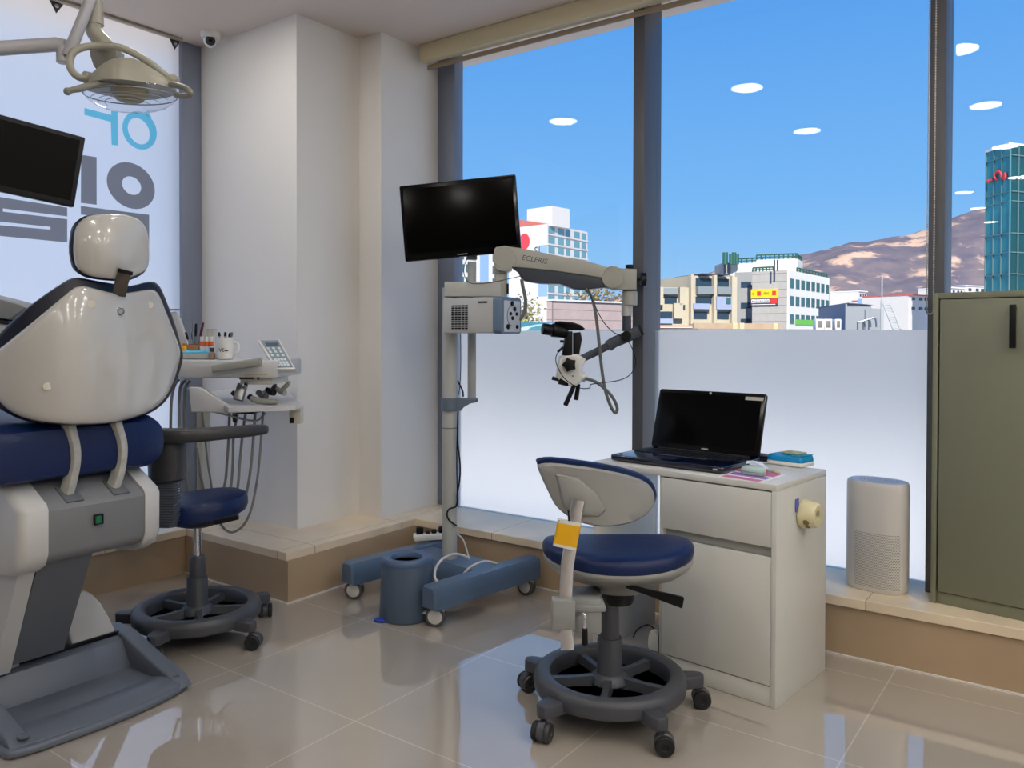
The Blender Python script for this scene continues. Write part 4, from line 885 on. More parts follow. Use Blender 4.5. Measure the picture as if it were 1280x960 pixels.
# vertical arm post and long arm
dR = dP-.05
def Q(x, y, dd=0): return at(x, y, dR+dd)
c_ = Q(626, 350)
MB().cyl((c_.x, c_.y, at(626, 375, dR).z), (c_.x, c_.y, at(626, 330, dR).z), .031, seg=28).build('arm_post', CREAM, sco)
MB().cyl((c_.x, c_.y, at(626, 343, dR).z), (c_.x, c_.y, at(626, 342, dR).z), .0322, seg=28).build('post_seam', GREY, sco)
MB().box(Q(634.5, 361), (.012, .03, .05), .004, RZ(yaw).to_3x3()).build('post_knob', BLACK, sco)
def plate(px, dd, th, bev, nm, mt, par):
    o = Q(700, 340, dd); k = (dR+dd)/F
    return MB().prism([((x-700)*k, (340-y)*k) for x, y in px], o+FWH*th, RTH, ZU, th, bev=bev).build(nm, mt, par)
am = plate([(617, 331), (617.5, 312), (620, 309), (630, 307.5), (650, 310), (700, 320), (740, 328), (764, 335), (772, 336), (772, 349), (757, 348), (725, 343), (690, 338), (640, 333.5), (640, 337), (634, 340), (622, 338)], -.055, .10, .006, 'upper_arm', CREAM, sco)
plate([(634, 330), (640, 334), (648, 340), (652, 348), (657, 351), (675, 354), (700, 354.5), (708, 357), (718, 361), (728, 362), (738, 361), (757, 359), (772, 361), (772, 340), (725, 338), (640, 328)], -.045, .08, .006, 'arm_underside', DKGREY, sco)
MB().cyl(Q(631, 322, -.062), Q(631, 322, .052), .056, seg=36, bev=.004).build('elbow_joint', CREAM, sco)
text('maker_lettering', 'ECLERIS', Q(668, 324.6, -.0558), (RTH-ZU*.17), (ZU+RTH*.17), .025, mat('lettering_grey', (70, 72, 74), .5), am, .0006, shear=.15)
MB().prism([(0, .006), (.002, .002), (.007, .002), (.003, -.001), (.006, -.008), (0, -.003), (-.006, -.008), (-.003, -.001), (-.007, .002), (-.002, .002)], Q(681.5, 324.5, -.0545), RTH, ZU, .001).build('maker_star', mat('lettering_grey', (70, 72, 74), .5), am)
eb = MB(); eb.cyl(Q(766, 346.5, -.062), Q(766, 346.5, .045), .053, seg=36, bev=.004); eb.build('end_joint', CREAM, sco)
plate([(766, 334.5), (796, 336), (796, 362), (766, 362)], -.05, .09, .006, 'arm_end_block', CREAM, sco)
c_ = Q(787, 350)
def vz(y): return at(787, y, dR).z
MB().cyl((c_.x, c_.y, vz(382)), (c_.x, c_.y, vz(364)), .037, seg=28, bev=.003).build('swivel', CREAM, sco)
MB().cyl((c_.x, c_.y, vz(363.5)), (c_.x, c_.y, vz(362)), .034, seg=28).build('swivel_gap', BLACK, sco)
c3 = Q(783.5, 390); MB().cyl((c3.x, c3.y, vz(395)), (c3.x, c3.y, vz(381)), .026, seg=24).build('swivel_neck', LTGREY, sco)
MB().cyl((c3.x, c3.y, vz(414)), (c3.x, c3.y, vz(394.6)), .0215, seg=24).build('drop_post', DKGREY, sco)
MB().cyl(Q(787, 337), Q(787, 331), .02, seg=20, bev=.002).build('top_knob', BLACK, sco)
kn = MB(); kn.cyl(Q(796, 349), Q(801, 349), .007); kn.lathe([(.012, 0), (.031, .003), (.031, .028), (.02, .033), (.0005, .033)], Q(800, 349), RTH, 10); kn.build('side_knob', BLACK, sco)
la_ = MB().bar([Q(801, 412.5), Q(785, 420.5), Q(767, 428), Q(760, 433)], .052, .05, FWH, bev=.25).build('balance_arm', DKGREY, sco)
MB().bar([Q(763, 431), Q(745, 440), Q(722, 451)], .036, .036, FWH, bev=.3).build('arm_rod', DKGREY, la_)
MB().bar([Q(798.5, 413.8), Q(801.5, 412.3)], .054, .052, FWH, bev=.2).build('arm_cap', BLACK, la_)
MB().cyl(Q(783, 420, -.045), Q(783, 420, -.02), .025, seg=8, bev=.003).build('tilt_knob', BLACK, la_)
# head
hd = plate([(700, 446), (722, 442), (733, 449), (728, 462), (727, 468), (732, 472), (727, 478), (718, 485), (705, 480), (696, 472), (697, 460)], -.045, .09, .012, 'head_body', WHITE, sco)
MB().cyl(Q(723, 468, 0), Q(733, 473, 0), .022, seg=20, bev=.003).build('cable_port', WHITE, hd)
MB().cyl(Q(716, 470, -.047), Q(716, 470, -.043), .004, seg=12).build('head_screw', GREY, hd)
sk = MB(); P0 = Q(712, 456, -.075); sk.prism([((.036 if i % 2 else .026)*math.cos(2*PI*i/10), (.036 if i % 2 else .026)*math.sin(2*PI*i/10)) for i in range(10)], P0+FWH*.03, RTH, ZU, .03, bev=.005); sk.build('star_knob', BLACK, hd)
plate([(708, 414), (716, 414), (716, 446), (703, 444)], -.04, .08, .006, 'tube_column', BLACK, hd)
plate([(717.5, 416), (726, 415), (728, 424), (724, 446), (717.5, 447)], -.035, .07, .006, 'tube_column', BLACK, hd)
ep = MB(); ep.cyl(Q(678, 411, -.06), Q(690, 412.5, -.05), .027, .027, bev=.002); ep.cyl(Q(690, 412.5, -.05), Q(708, 415, -.03), .033, .03, bev=.002); ep.cyl(Q(679, 411, .02), Q(690, 412.5, .03), .026, .026, bev=.002); ep.cyl(Q(690, 412.5, .03), Q(708, 415, .03), .032, .03, bev=.002); ep.build('eyepieces', BLACK, hd)
tp_ = plate([(694, 402), (700, 401.3), (716, 402.5), (726, 406), (732, 411), (728, 413), (705, 412), (694, 408.5)], -.065, .13, .004, 'binocular_housing', GLOSSK, hd)
for x0, y0, x1, y1, dd in ((718, 481, 706.5, 507, -.03), (723, 480, 720, 500, .03)): MB().cyl(Q(x0, y0, dd), Q(x1, y1, dd), .0105, .0115, seg=16, bev=.003).build('grip_handle', BLACK, hd)
ob = MB(); ob.cyl(Q(711, 479, -.02), Q(699, 475, -.02), .017, .02, bev=.002); ob.cyl(Q(699, 475, -.02), Q(690, 472.5, -.02), .008, .009, bev=.001); ob.build('objective_knob', BLACK, hd)
for x0, y0, x1, y1 in ((700, 426.5, 705, 427), (697, 440, 704, 434)): MB().cyl(Q(x0, y0, -.04), Q(x1, y1, -.04), .006, seg=10, bev=.001).build('focus_stub', BLACK, hd)
# cables
def cable(pts, r, nm, mt, dd=-.02, par=None): return MB().tube([Q(p[0], p[1], p[2] if len(p) > 2 else dd) for p in pts], r, 8, sm=6).build(nm, mt, par or sco)
GC = mat('light_guide_grey', (98, 100, 98), .5)
cable([(732, 361), (740, 372), (745, 395), (748.5, 425), (751.5, 455), (756, 485), (763, 507), (769, 516), (771.5, 510), (766, 497), (756, 486), (744, 477), (731, 473)], .0075, 'light_guide', GC, -.055)
cable([(652, 349), (653.5, 358), (657, 375), (656, 388), (651, 398), (645, 400.5), (634, 400.5, -.10)], .0085, 'light_guide', GC, -.07)
cable([(735, 361), (741, 376), (750, 395), (758, 407), (768, 416), (783, 424), (792, 440), (794.5, 455), (788, 468), (775, 475), (757, 478), (741, 480), (737.5, 482), (737, 485), (727, 485.5), (716, 481), (704, 471), (696, 456), (695, 446), (699, 438)], .0022, 'video_cable', BLACK, -.06)
cable([(586, 320), (581, 330), (580, 342), (584, 351), (592, 354.5), (612, 353.5), (634, 349), (651, 345)], .0018, 'video_cable', BLACK, -.06)
cable([(575.5, 413, .05), (576, 450, .05), (575, 480, .05), (573, 494, .05)], .002, 'power_cable', BLACK)
cable([(572, 476, .0), (578, 488, 0), (579, 496, 0)], .004, 'power_cable', BLACK)
cable([(572.5, 514), (572, 550), (575, 580), (574.5, 600), (571.5, 618), (571, 632), (562, 636), (559, 641), (560, 648), (566, 654), (571, 657)], .004, 'power_cable', BLACK, .01)
cable([(572.5, 514), (571.5, 545), (571, 575), (571.5, 620), (570, 632)], .003, 'power_cable', BLACK, .02)
WCAB = mat('white_cable', (206, 204, 198), .45)
wc_ = thing('white_cable', 'white power cable looping over the blue grey microscope base', 'cable', PP(575, 697))
MB().tube([at(548, 728, 3.52), at(543.5, 722, 3.52), at(545, 710, 3.6), at(553, 699, 3.7), at(566, 693, 3.8), at(578, 694, 3.85), at(587, 698.5, 3.86)], .006, 8, sm=6).build('loop', WCAB, wc_)
MB().tube([at(580, 717, 3.72), at(588, 709, 3.72), at(602, 702.5, 3.75), at(612, 702, 3.77), at(622, 705, 3.78)], .006, 8, sm=6).build('loop', WCAB, wc_)
MB().tube([at(571, 667, 3.98), at(579, 675, 3.97), at(584, 690, 3.92), at(586, 698, 3.9)], .004, 8, sm=6).build('lead', WCAB, wc_)
# extension lead lying on the rear of the base leg
ex_c = D0-leg*.03+ZU*.182
ex = thing('power_strip', 'white multi socket power strip with black plugs lying on the microscope base', 'power strip', ex_c)
em = Mx((RTH, FWH, ZU)).transposed(); R3y = RZ(yaw+14).to_3x3(); exu = R3y @ V((1, 0, 0))
exo = ex_c+ZU*.018-exu*.05
MB().box(exo, (.19, .055, .034), .008, R3y).build('casing', WHITE, ex)
for k, h in ((-.062, .034), (-.02, .012), (.012, .018), (.05, .03)): MB().box(exo+exu*k+ZU*(.017+h/2), (.036 if h > .03 else .026, .034, h), .005, R3y).build('plug', BLACK, ex)
MB().tube([exo+exu*.05+ZU*.045, exo+exu*.09+ZU*.09, exo+exu*.13+ZU*.11+FWH*.05], .003, 8, sm=5).build('plug_cable', BLACK, ex)
# microscope monitor
TL, TR, BL = at(496, 233, 3.95), at(641, 218, 3.88), at(510, 327, 3.95)
u = (TR-TL).normalized(); v = (TL-BL); v = (v-u*v.dot(u)); Hm = v.length; v.normalize(); n = u.cross(v); Wm = (TR-TL).length; ctr = TL+u*Wm/2-v*Hm/2+u*.012
mo = thing('monitor', 'black flat screen tilted on the microscope pole in front of the window post', 'monitor', ctr)
MB().prism(roundrect(Wm, Hm, .008), ctr-n*.028, u, v, .03, bev=.005).build('casing', GLOSSK, mo)
MB().prism(roundrect(Wm-.035, Hm-.055, .002), ctr+v*.007+n*.002, u, v, .001).build('screen', mat('screen_black', (3, 3, 3), .1, spec=.12), mo)
MB().prism(roundrect(.26, .2, .02), ctr-n*.05, u, v, .03, bev=.008).build('rear_bulge', BLACK, mo)
mp_ = PP(590, 322, .05); MB().bar([mp_-ZU*.01, mp_+ZU*.06, ctr-n*.045], .05, .02, FWH, bev=.3).build('mount_bracket', GREY, mo)
MB().box(ctr-v*(Hm/2-.012)+n*.003, (.05, .002, .005), 0, Mx((u, n, v)).transposed()).build('status_strip', GREY, mo)
# ---- waste bin
bc_ = V((-2.468, 2.622, 0))
bn = thing('waste_bin', 'round blue grey waste bin with ring lid beside the microscope base', 'waste bin', bc_)
BINM = mat('bin_blue_grey', (72, 88, 108), .5)
MB().lathe([(.10, .004), (.119, .004), (.12, .008), (.111, .245), (.109, .25), (.10, .25), (.098, .2), (.105, .02), (.0005, .018)], bc_, seg=48).build('body', BINM, bn)
MB().lathe([(.112, .243), (.114, .250), (.112, .262), (.106, .270), (.094, .272), (.070, .266), (.066, .258), (.066, .245), (.112, .243)], bc_, seg=48).build('lid_ring', mat('bin_lid', (78, 100, 132), .45), bn)
MB().lathe([(.0005, .20), (.097, .20), (.097, .202), (.0005, .203)], bc_, seg=32).build('liner', BLACK, bn)
q = on(474, 777, 2, .0); MB().prism([(v_.x, v_.y) for v_ in cr([(-.02, -.01, 0), (.02, -.022, 0), (.04, .0, 0), (.02, .03, 0), (-.012, .022, 0)], 4, True)], q+ZU*.001, RTH, FWH, .012, bev=.004).build('liner_tip', mat('blue_bag', (20, 60, 170), .5), bn)
# ================================================================ dental chair (faces the banner window)
PLATE = mat('chair_base_grey', (96, 103, 115), .4, bump=(200, .04)); ARMG = mat('chair_arm_grey', (96, 100, 106), .42); BOXG = mat('chair_box_grey', (122, 124, 128), .38); CWHITE = mat('chair_cover_white', (192, 192, 190), .35)
ch = thing('dental_chair', 'white and navy dental chair seen from behind with grey lift base', 'dental chair', (-2.9, 1.37, 0))
XZ = lambda m_, poly, y0, y1, bev: m_.prism(poly, (0, y0 if True else 0, 0), (-1, 0, 0), (0, 0, 1), y1-y0, bev)   # outline in (-x, z), extruded along +y
# floor plate
fp_ = cr([(-2.575, 1.612, 0), (-2.537, 1.49, 0), (-2.525, 1.35, 0), (-2.53, 1.20, 0), (-2.55, 1.06, 0), (-2.60, 1.03, 0), (-2.80, 1.04, 0), (-3.05, 1.07, 0), (-3.5, 1.12, 0), (-3.5, 1.58, 0), (-3.10, 1.634, 0), (-2.80, 1.636, 0), (-2.63, 1.634, 0)], 4, True)
pl_ = MB().prism([(p.x, p.y) for p in fp_], (0, 0, .002), (1, 0, 0), (0, 1, 0), .026, bev=.010).build('floor_plate', PLATE, ch)
wall_prof = [(2.56, .020), (2.60, .050), (2.75, .085), (2.93, .135), (2.97, .138), (3.05, .138), (3.05, .01), (2.60, .01)]
m_ = MB(); XZ(m_, wall_prof, 1.572, 1.632, .008); m_.build('side_rim', PLATE, ch)
m_ = MB(); XZ(m_, wall_prof, 1.045, 1.105, .008); m_.build('side_rim', PLATE, ch)
m_ = MB(); XZ(m_, [(2.86, .024), (2.92, .115), (2.96, .125), (3.05, .125), (3.05, .01), (2.86, .01)], 1.10, 1.578, .006); m_.build('back_rim', PLATE, ch)
lip = [(2.538, .012), (2.545, .030), (2.58, .046), (2.63, .046), (2.70, .029), (2.70, .012)]
m_ = MB(); R_ = []
for y, dx in ((1.06, .03), (1.12, .012), (1.25, .0), (1.37, -.003), (1.50, .003), (1.575, .018), (1.612, .038)): R_.append([(-a-dx, y, z) for a, z in lip])
m_.loft(R_).build('front_lip', PLATE, ch)
for px, py in ((219, 845), (29, 920)):
    q = on(px, py, 2, .049); MB().lathe([(.016, -.004), (.016, .001), (.012, .003), (.0005, .003)], q, ZU, 20).build('bolt_cover', ARMG, ch)
MB().box((-2.961, 1.37, .131), (.012, .42, .014), .001).build('gap_shade_strip', BLACK, ch)  # black strip stands for the shade in the gap under the covers
MB().box((-3.20, 1.37, .11), (.30, .36, .18), .004).build('lift_shade_block', BLACK, ch)  # solid black block, painted for the dark shade between the covers
# lift arm, leaning forward towards the floor
aR0, aR1 = on(116, 696, 0, -2.70), on(80, 812, 1, on(116, 696, 0, -2.70).y)
yR = aR0.y; yL = yR-.170; bx_ = aR1.x
m_ = MB(); m_.hexa([(bx_, yL, aR1.z), (bx_, yR, aR1.z), (bx_-.16, yR, aR1.z), (bx_-.16, yL, aR1.z), (-2.68, yL, .56), (-2.68, yR, .56), (-2.86, yR, .56), (-2.86, yL, .56)]); m_.build('lift_arm', ARMG, ch)
m_ = MB(); m_.hexa([(bx_+.004, yL-.055, aR1.z-.02), (bx_+.004, yL-.004, aR1.z-.02), (bx_-.16, yL-.004, aR1.z-.02), (bx_-.16, yL-.055, aR1.z-.02), (-2.69, yL-.055, .55), (-2.69, yL-.004, .55), (-2.86, yL-.004, .55), (-2.86, yL-.055, .55)]); m_.build('arm_side_cover', CWHITE, ch)
# white covers rising from the base
def ycover(px, x, th, nm):
    o = V((x, 0, 0)); P = [on(a, b, 0, x) for a, b in px]
    return MB().prism([(p.y, p.z) for p in P], (x-th, 0, 0), (0, 1, 0), (0, 0, 1), th, bev=.008).build(nm, CWHITE, ch)
ycover([(90, 805), (85, 785), (86, 772), (92, 756), (100, 741), (106, 738), (116, 743), (127, 755), (137, 772), (144, 787), (143, 795), (117, 806), (115, 813), (97, 821)], -2.97, .20, 'base_cover')
ycover([(-60, 760), (0, 762), (5, 766), (27, 836), (28, 842), (5, 850), (-60, 860)], -2.95, .25, 'base_cover')
# lift head box with white cheeks
prof = [(2.622, .70), (2.640, .716), (2.79, .792), (2.86, .80), (3.15, .80), (3.15, .52), (2.70, .52), (2.645, .54), (2.624, .57)]
m_ = MB(); XZ(m_, prof, 1.178, 1.492, .004); bxo = m_.build('lift_head', BOXG, ch)
def cheek(y0, y1, sgn, nm):
    cx_, cz_ = 2.9, .66; R_ = []
    ys = ((0, 1.0), (.7, 1.0), (.88, .975), (.97, .93), (1, .86))
    for k, s_ in ys: R_.append([(-(cx_+(a-cx_)*s_), y0+(y1-y0)*k, cz_+(z-cz_)*s_) for a, z in [(2.618, .705), (2.63, .722), (2.79, .80), (2.86, .81), (3.15, .81), (3.15, .53), (2.98, .50), (2.80, .485), (2.70, .50), (2.64, .53), (2.62, .57)]])
    MB().loft(R_).build(nm, CWHITE, ch)
cheek(1.178, 1.095, -1, 'cheek_cover'); cheek(1.492, 1.555, 1, 'cheek_cover')
q = on(122.5, 649, 0, -2.62); sw = MB().box(q+V((.004, 0, 0)), (.008, .031, .034), .002).build('power_switch', BLACK, bxo)
MB().box(q+V((.009, -.003, .0)), (.008, .018, .024), .002, Mx.Rotation(.15, 3, 'Y')).build('rocker', mat('green_rocker', (10, 110, 74), .3), sw)
def slant(px, py):                                        # where the view of a pixel meets the sloping top of the lift head
    lo, hi = -2.64, -2.80
    for _ in range(40):
        x = (lo+hi)/2; z = on(px, py, 0, x).z
        if z > .716+.507*(-2.64-x): lo = x
        else: hi = x
    return on(px, py, 0, x)
for px, py in ((84, 618), (142, 609)): MB().box(slant(px+3, py), (.085, .056, .010), .002, Mx.Rotation(.469, 3, 'Y')).build('slot_plate', ARMG, bxo)
# seat
m_ = MB(); R_ = []
sec = roundrect(.66, .185, .08, 6)
for x, k, zc in ((-2.67, .55, .872), (-2.675, .80, .872), (-2.70, .95, .874), (-2.76, 1, .878), (-2.95, 1, .880), (-3.4, 1.0, .87), (-3.9, .98, .86), (-3.98, .9, .86)): R_.append([(x, 1.295+y*k, zc+z*k) for y, z in sec])
m_.loft(R_).build('seat_cushion', NAVY, ch)
# brackets carrying the back
BRK = mat('bracket_worn_white', (176, 175, 168), .4, var=(40, .12))
for pts in (([(86, 522), (85.5, 533), (91, 556), (92, 575), (88, 598), (83, 617)]), ([(144, 518), (144, 530), (150, 552), (150.5, 570), (147, 592), (141, 609)])):
    xe = slant(*pts[-1]).x; P_ = [on(a, b, 0, -2.672+(xe-.004+2.672)*(i/5)**2) for i, (a, b) in enumerate(pts)]
    MB().bar(P_, .026, .040, V((1, .25, 0)), sm=5, bev=.12).build('back_bracket', BRK, ch)
# backrest: curved shell and the navy cushion showing around it
def wing(px): s_ = (px-112)/118; return .17*s_*s_
def back_pt(px, py, off): return on(px, py, 0, -2.60-wing(px)*.92-off)
shell_px = [(0, 435), (30, 411), (58, 388), (88, 363), (96, 358.5), (106, 357.5), (124, 362), (146, 366.5), (168, 364.5), (186, 362), (194, 363.5), (200, 371), (209, 393), (218, 416), (224.5, 434), (225.5, 444), (222, 461), (215.5, 481), (207, 497), (197, 507), (184, 516), (160, 524), (140, 528), (122, 530), (100, 530.5), (80, 530), (58, 528), (40, 525), (25, 520.5), (14, 515), (5, 508), (-8, 494), (-20, 478), (-26, 462), (-22, 450)]
navy_px = [(-8, 424), (30, 388), (55, 369), (79, 353), (88, 348.5), (98, 347), (120, 351), (144, 355), (164, 357), (180, 353), (190, 352), (196, 354.5), (202, 362), (211, 384), (220, 409), (227, 435), (229, 446), (225, 463), (218, 483), (209, 499), (199, 509), (186, 517), (160, 525), (140, 529), (122, 531), (100, 531.5), (80, 531.5), (58, 530), (40, 528), (24, 523.5), (12, 518), (0, 511), (-14, 498), (-30, 482), (-38, 460)]
def bulge(x, y): return .034*max(0, 1-((x-100)/150)**2-((y-445)/105)**2)
def backloft(nm, px, mt, lev, par):
    C_ = (100, 445); R_ = []
    for k, off, bul in lev: R_.append([back_pt(C_[0]+(a-C_[0])*k, C_[1]+(b-C_[1])*k, off-(bulge(C_[0]+(a-C_[0])*k, C_[1]+(b-C_[1])*k) if bul else 0)) for a, b in px])
    return MB().loft(R_).build(nm, mt, par)
bsh = backloft('back_shell', [(p.x, p.y) for p in cr([(a, b, 0) for a, b in shell_px], 2, True)], GLOSSW, ((.12, -.003, 1), (.3, -.003, 1), (.5, -.003, 1), (.7, -.003, 1), (.85, -.003, 1), (.93, -.002, 1), (.965, 0, 1), (.988, .005, 1), (1.0, .014, 0), (.998, .022, 0), (.9, .024, 0)), ch)
backloft('back_cushion', [(p.x, p.y) for p in cr([(a, b, 0) for a, b in navy_px], 2, True)], DARKNAVY, ((.7, .02, 0), (.95, .021, 0), (.985, .024, 0), (1.0, .036, 0), (1.0, .075, 0), (.97, .10, 0), (.6, .105, 0)), ch)
q = back_pt(150, 389, -.003-bulge(150, 389)); MB().lathe([(.0125, -.014), (.0135, .004), (.010, .006), (.008, .004), (.0005, .004)], q, (1, -.25, .1), 20).build('bolt', mat('bolt_grey', (120, 124, 124), .3, metal=.6), bsh)
for px, py in ((114, 380), (187, 381), (59, 483)): MB().lathe([(.012, -.014), (.012, .003), (.0005, .0035)], back_pt(px, py, -.003-bulge(px, py)), (1, -.25, 0), 18).build('screw_cap', mat('cap_offwhite', (206, 200, 186), .35), bsh)
# headrest
head_px = [(92, 300), (93.5, 288), (99, 278), (109, 271), (123, 268), (140, 267.3), (157, 268.3), (171, 273), (180, 281), (185, 293), (186.5, 310), (186.5, 325), (184, 335), (177, 341), (163, 347), (150, 349.5), (134, 348.5), (112, 345), (101, 339), (94, 331), (91.5, 315)]
hn_px = [(86.5, 300), (89, 286), (95, 277), (106, 270), (122, 267.3), (140, 267), (157, 268.3), (171, 273.5), (180, 282), (185, 294), (186.3, 310), (186, 326), (183, 337), (176, 344), (163, 350), (150, 351.5), (132, 350.5), (110, 347.5), (98, 342), (90, 334), (86, 316)]
def hp(px, py, off): s_ = (px-140)/50; return on(px, py, 0, -2.59-.03*s_*s_-off)
def headloft(nm, px, mt, lev, par):
    C_ = (139, 308); R_ = []
    for k, off in lev: R_.append([hp(C_[0]+(a-C_[0])*k, C_[1]+(b-C_[1])*k, off-(.04*max(0, 1-((C_[0]+(a-C_[0])*k-140)/56)**2-((C_[1]+(b-C_[1])*k-308)/50)**2) if 'shell' in nm and k < .99 else 0)) for a, b in px])
    return MB().loft(R_).build(nm, mt, par)
hsh = headloft('headrest_shell', [(p.x, p.y) for p in cr([(a, b, 0) for a, b in head_px], 2, True)], GLOSSW, ((.12, .002), (.3, .002), (.5, .002), (.7, .002), (.85, .002), (.94, .003), (.98, .006), (1.0, .015), (.98, .024), (.8, .025)), ch)
headloft('headrest_cushion', [(p.x, p.y) for p in cr([(a, b, 0) for a, b in hn_px], 2, True)], DARKNAVY, ((.7, .02), (.96, .022), (1.0, .032), (1.0, .065), (.96, .085), (.6, .09)), ch)
SLOT = mat('slot_shadow_grey', (150, 146, 138), .5)
BRS = mat('dark_bracket_steel', (92, 86, 80), .35, metal=.7)
MB().bar([on(149, 369, 0, -2.605), on(151.5, 355, 0, -2.575), on(156, 340, 0, -2.56)], .040, .012, V((1, -.45, 0)), bev=.2).build('headrest_bracket', BRS, ch)
MB().bar([on(156, 342, 0, -2.553), on(157.2, 337.5, 0, -2.55)], .045, .02, V((1, -.45, 0)), bev=.2).build('bracket_lever', BLACK, ch)
# ================================================================ dental light on its arm
dL = 2.80
def L(x, y, dd=0): return at(x, y, dL+dd)
dl = thing('dental_light', 'cream dental operating light with clear glass shade hanging at top left', 'dental light', L(165, 100))
LC = mat('light_cream', (160, 157, 143), .4); LGY = mat('light_handle_grey', (128, 126, 116), .45); LW_ = mat('light_arm_white', (178, 178, 182), .35)
k_ = dL/F
# reflector hood: boat-shaped dome
m_ = MB(); R_ = []
hood = [(108, 109, .0), (116, 101, .05), (128, 91.5, .085), (140, 83, .105), (150, 77, .115), (160, 75, .12), (172, 76, .118), (184, 81, .105), (198, 90, .085), (210, 99, .06), (219, 107, .0)]
for x, yt, hw in hood:
    c_ = L(x, 112.5); top = (112.5-yt)*k_; hw = max(hw, .012); top = max(top, .008); ring = []
    for i in range(13):
        a = PI*i/12; ring.append(c_+FWH*(hw*math.cos(a))*1.0+ZU*(top*math.sin(a)**.8))
    for i in range(5): ring.append(c_-FWH*(hw*(1-2*(i+1)/6)))
    R_.append(ring)
hood_o = m_.loft(R_).build('hood', LC, dl)
yk = [L(112, 97.5, -.05), L(100, 97, -.09), L(91, 90, -.11), L(87, 79, -.11), L(91, 66, -.10), L(103, 59.5, -.08), L(122, 57.5, -.06), L(145, 58.5, -.05), L(162, 64, -.04), L(185, 77, -.01), L(205, 93, .02), L(217, 101, .02)]
MB().tube(yk, .0125, 12, sm=5, flat=1.0).build('yoke', LC, dl)
MB().cyl(L(104, 96, -.07), L(114, 98, -.05), .020, bev=.003).build('yoke_joint', LC, dl); MB().cyl(L(212, 98, .02), L(220, 104, .02), .022, bev=.004).build('yoke_joint', LC, dl)
m_ = MB(); P0 = L(130, 70, .02); m_.prism([((x-130)*k_, (70-y)*k_) for x, y in ((111, 62), (146, 61), (146, 71), (138, 76), (126, 82), (120, 87), (116, 82), (112, 70))], P0+FWH*.06, RTH, ZU, .06, bev=.006); m_.build('pivot_block', mat('block_grey', (132, 130, 120), .45), dl)
h1 = MB(); h1.tube([L(83, 114.5, -.17), L(88, 113, -.17), L(100, 110.5, -.15), L(120, 105.5, -.10), L(135, 104, -.08), L(145, 106, -.07)], [.0105, .0095, .0115, .0125, .013, .010, .006][:6], 12, sm=0); h1.sphere(L(84.5, 114.3, -.17), .0125); h1.build('handle', LGY, dl)
h2 = MB(); h2.tube([L(213, 106, -.02), L(222, 107, -.05), L(232, 110.5, -.08), L(238, 115.5, -.09), L(237, 119, -.085), L(229, 120.5, -.06), L(220, 118.5, -.03)], .0105, 12, sm=4); h2.build('handle', LGY, dl)
# lamp housing and clear shade
MB().lathe([(.0005, -.042), (.03, -.040), (.045, -.033), (.06, -.010), (.062, .006), (.0005, .006)], L(162, 113), ZU, 28).build('lamp_housing', mat('lamp_housing_beige', (168, 160, 128), .45), dl)
CLR = glass_mat('clear_shade', (.93, .94, .96), .05, .8)
R_ = []
for k, z in ((1.0, .006), (1.0, -.014), (.93, -.030), (.78, -.047), (.55, -.060), (.3, -.067), (.05, -.069)): R_.append([L(163, 114.5)+RTH*(.155*k*math.cos(2*PI*i/40))+FWH*(.11*k*math.sin(2*PI*i/40))+ZU*z for i in range(40)])
MB().loft(R_, caps=False).build('glass_shade', CLR, dl)
MB().tube([L(163, 114.5)+RTH*(.1555*math.cos(2*PI*i/40))+FWH*(.1105*math.sin(2*PI*i/40))+ZU*(-.0145) for i in range(40)], .002, 6, closed=True).build('shade_rim', mat('shade_rim_grey', (150, 152, 158), .3), dl)
m_ = MB(); 
for s_ in (0, 1, 2): m_.tube([L(163, 114.5)+RTH*(.13*math.cos(t)*(1-.2*s_))+FWH*(.09*math.sin(t))+ZU*(-.028-.010*s_) for t in (PI+PI*i/12 for i in range(13))], .0012, 5)
m_.build('shade_ridge', mat('shade_rim_grey', (150, 152, 158), .3), dl)
# stem, folding arm and post
m_ = MB(); m_.lathe([(.030, 0), (.0285, .055), (.0285, .08), (.024, .082), (.024, .12), (.023, .20), (.0005, .20)], L(118, 31), ZU, 28); m_.build('stem_collar', LC, dl)
MB().tube([L(117.5, 30), L(117.5, 38), L(122, 46), L(129, 53), L(132, 58)], .0275, 20, sm=4).build('stem_elbow', LC, dl)
jt = L(79, 68, -.04); st = L(107, 8, -.05)
MB().tube([L(85, 70, -.05), L(108, 12, -.05), L(122, -26, -.02)], [.020, .018, .017], 16).build('spring_arm', LW_, dl)
m_ = MB(); m_.cyl(L(79, 79, -.04), L(79, 59, -.04), .022, bev=.003); m_.build('arm_joint', LW_, dl)
pst = L(-150, 66, -.25)
MB().tube([L(82, 57, -.04), L(72, 55.5, -.045), L(0, 60.5, -.12), pst], [.021, .0235, .024, .024], 18).build('swing_arm', LW_, dl)
MB().cyl((pst.x, pst.y, 0), (pst.x, pst.y, pst.z+.03), .026, bev=.003).build('post', LW_, dl)
MB().lathe([(.16, .001), (.16, .012), (.05, .03), (.0005, .03)], (pst.x, pst.y, 0)).build('post_foot', LW_, dl)
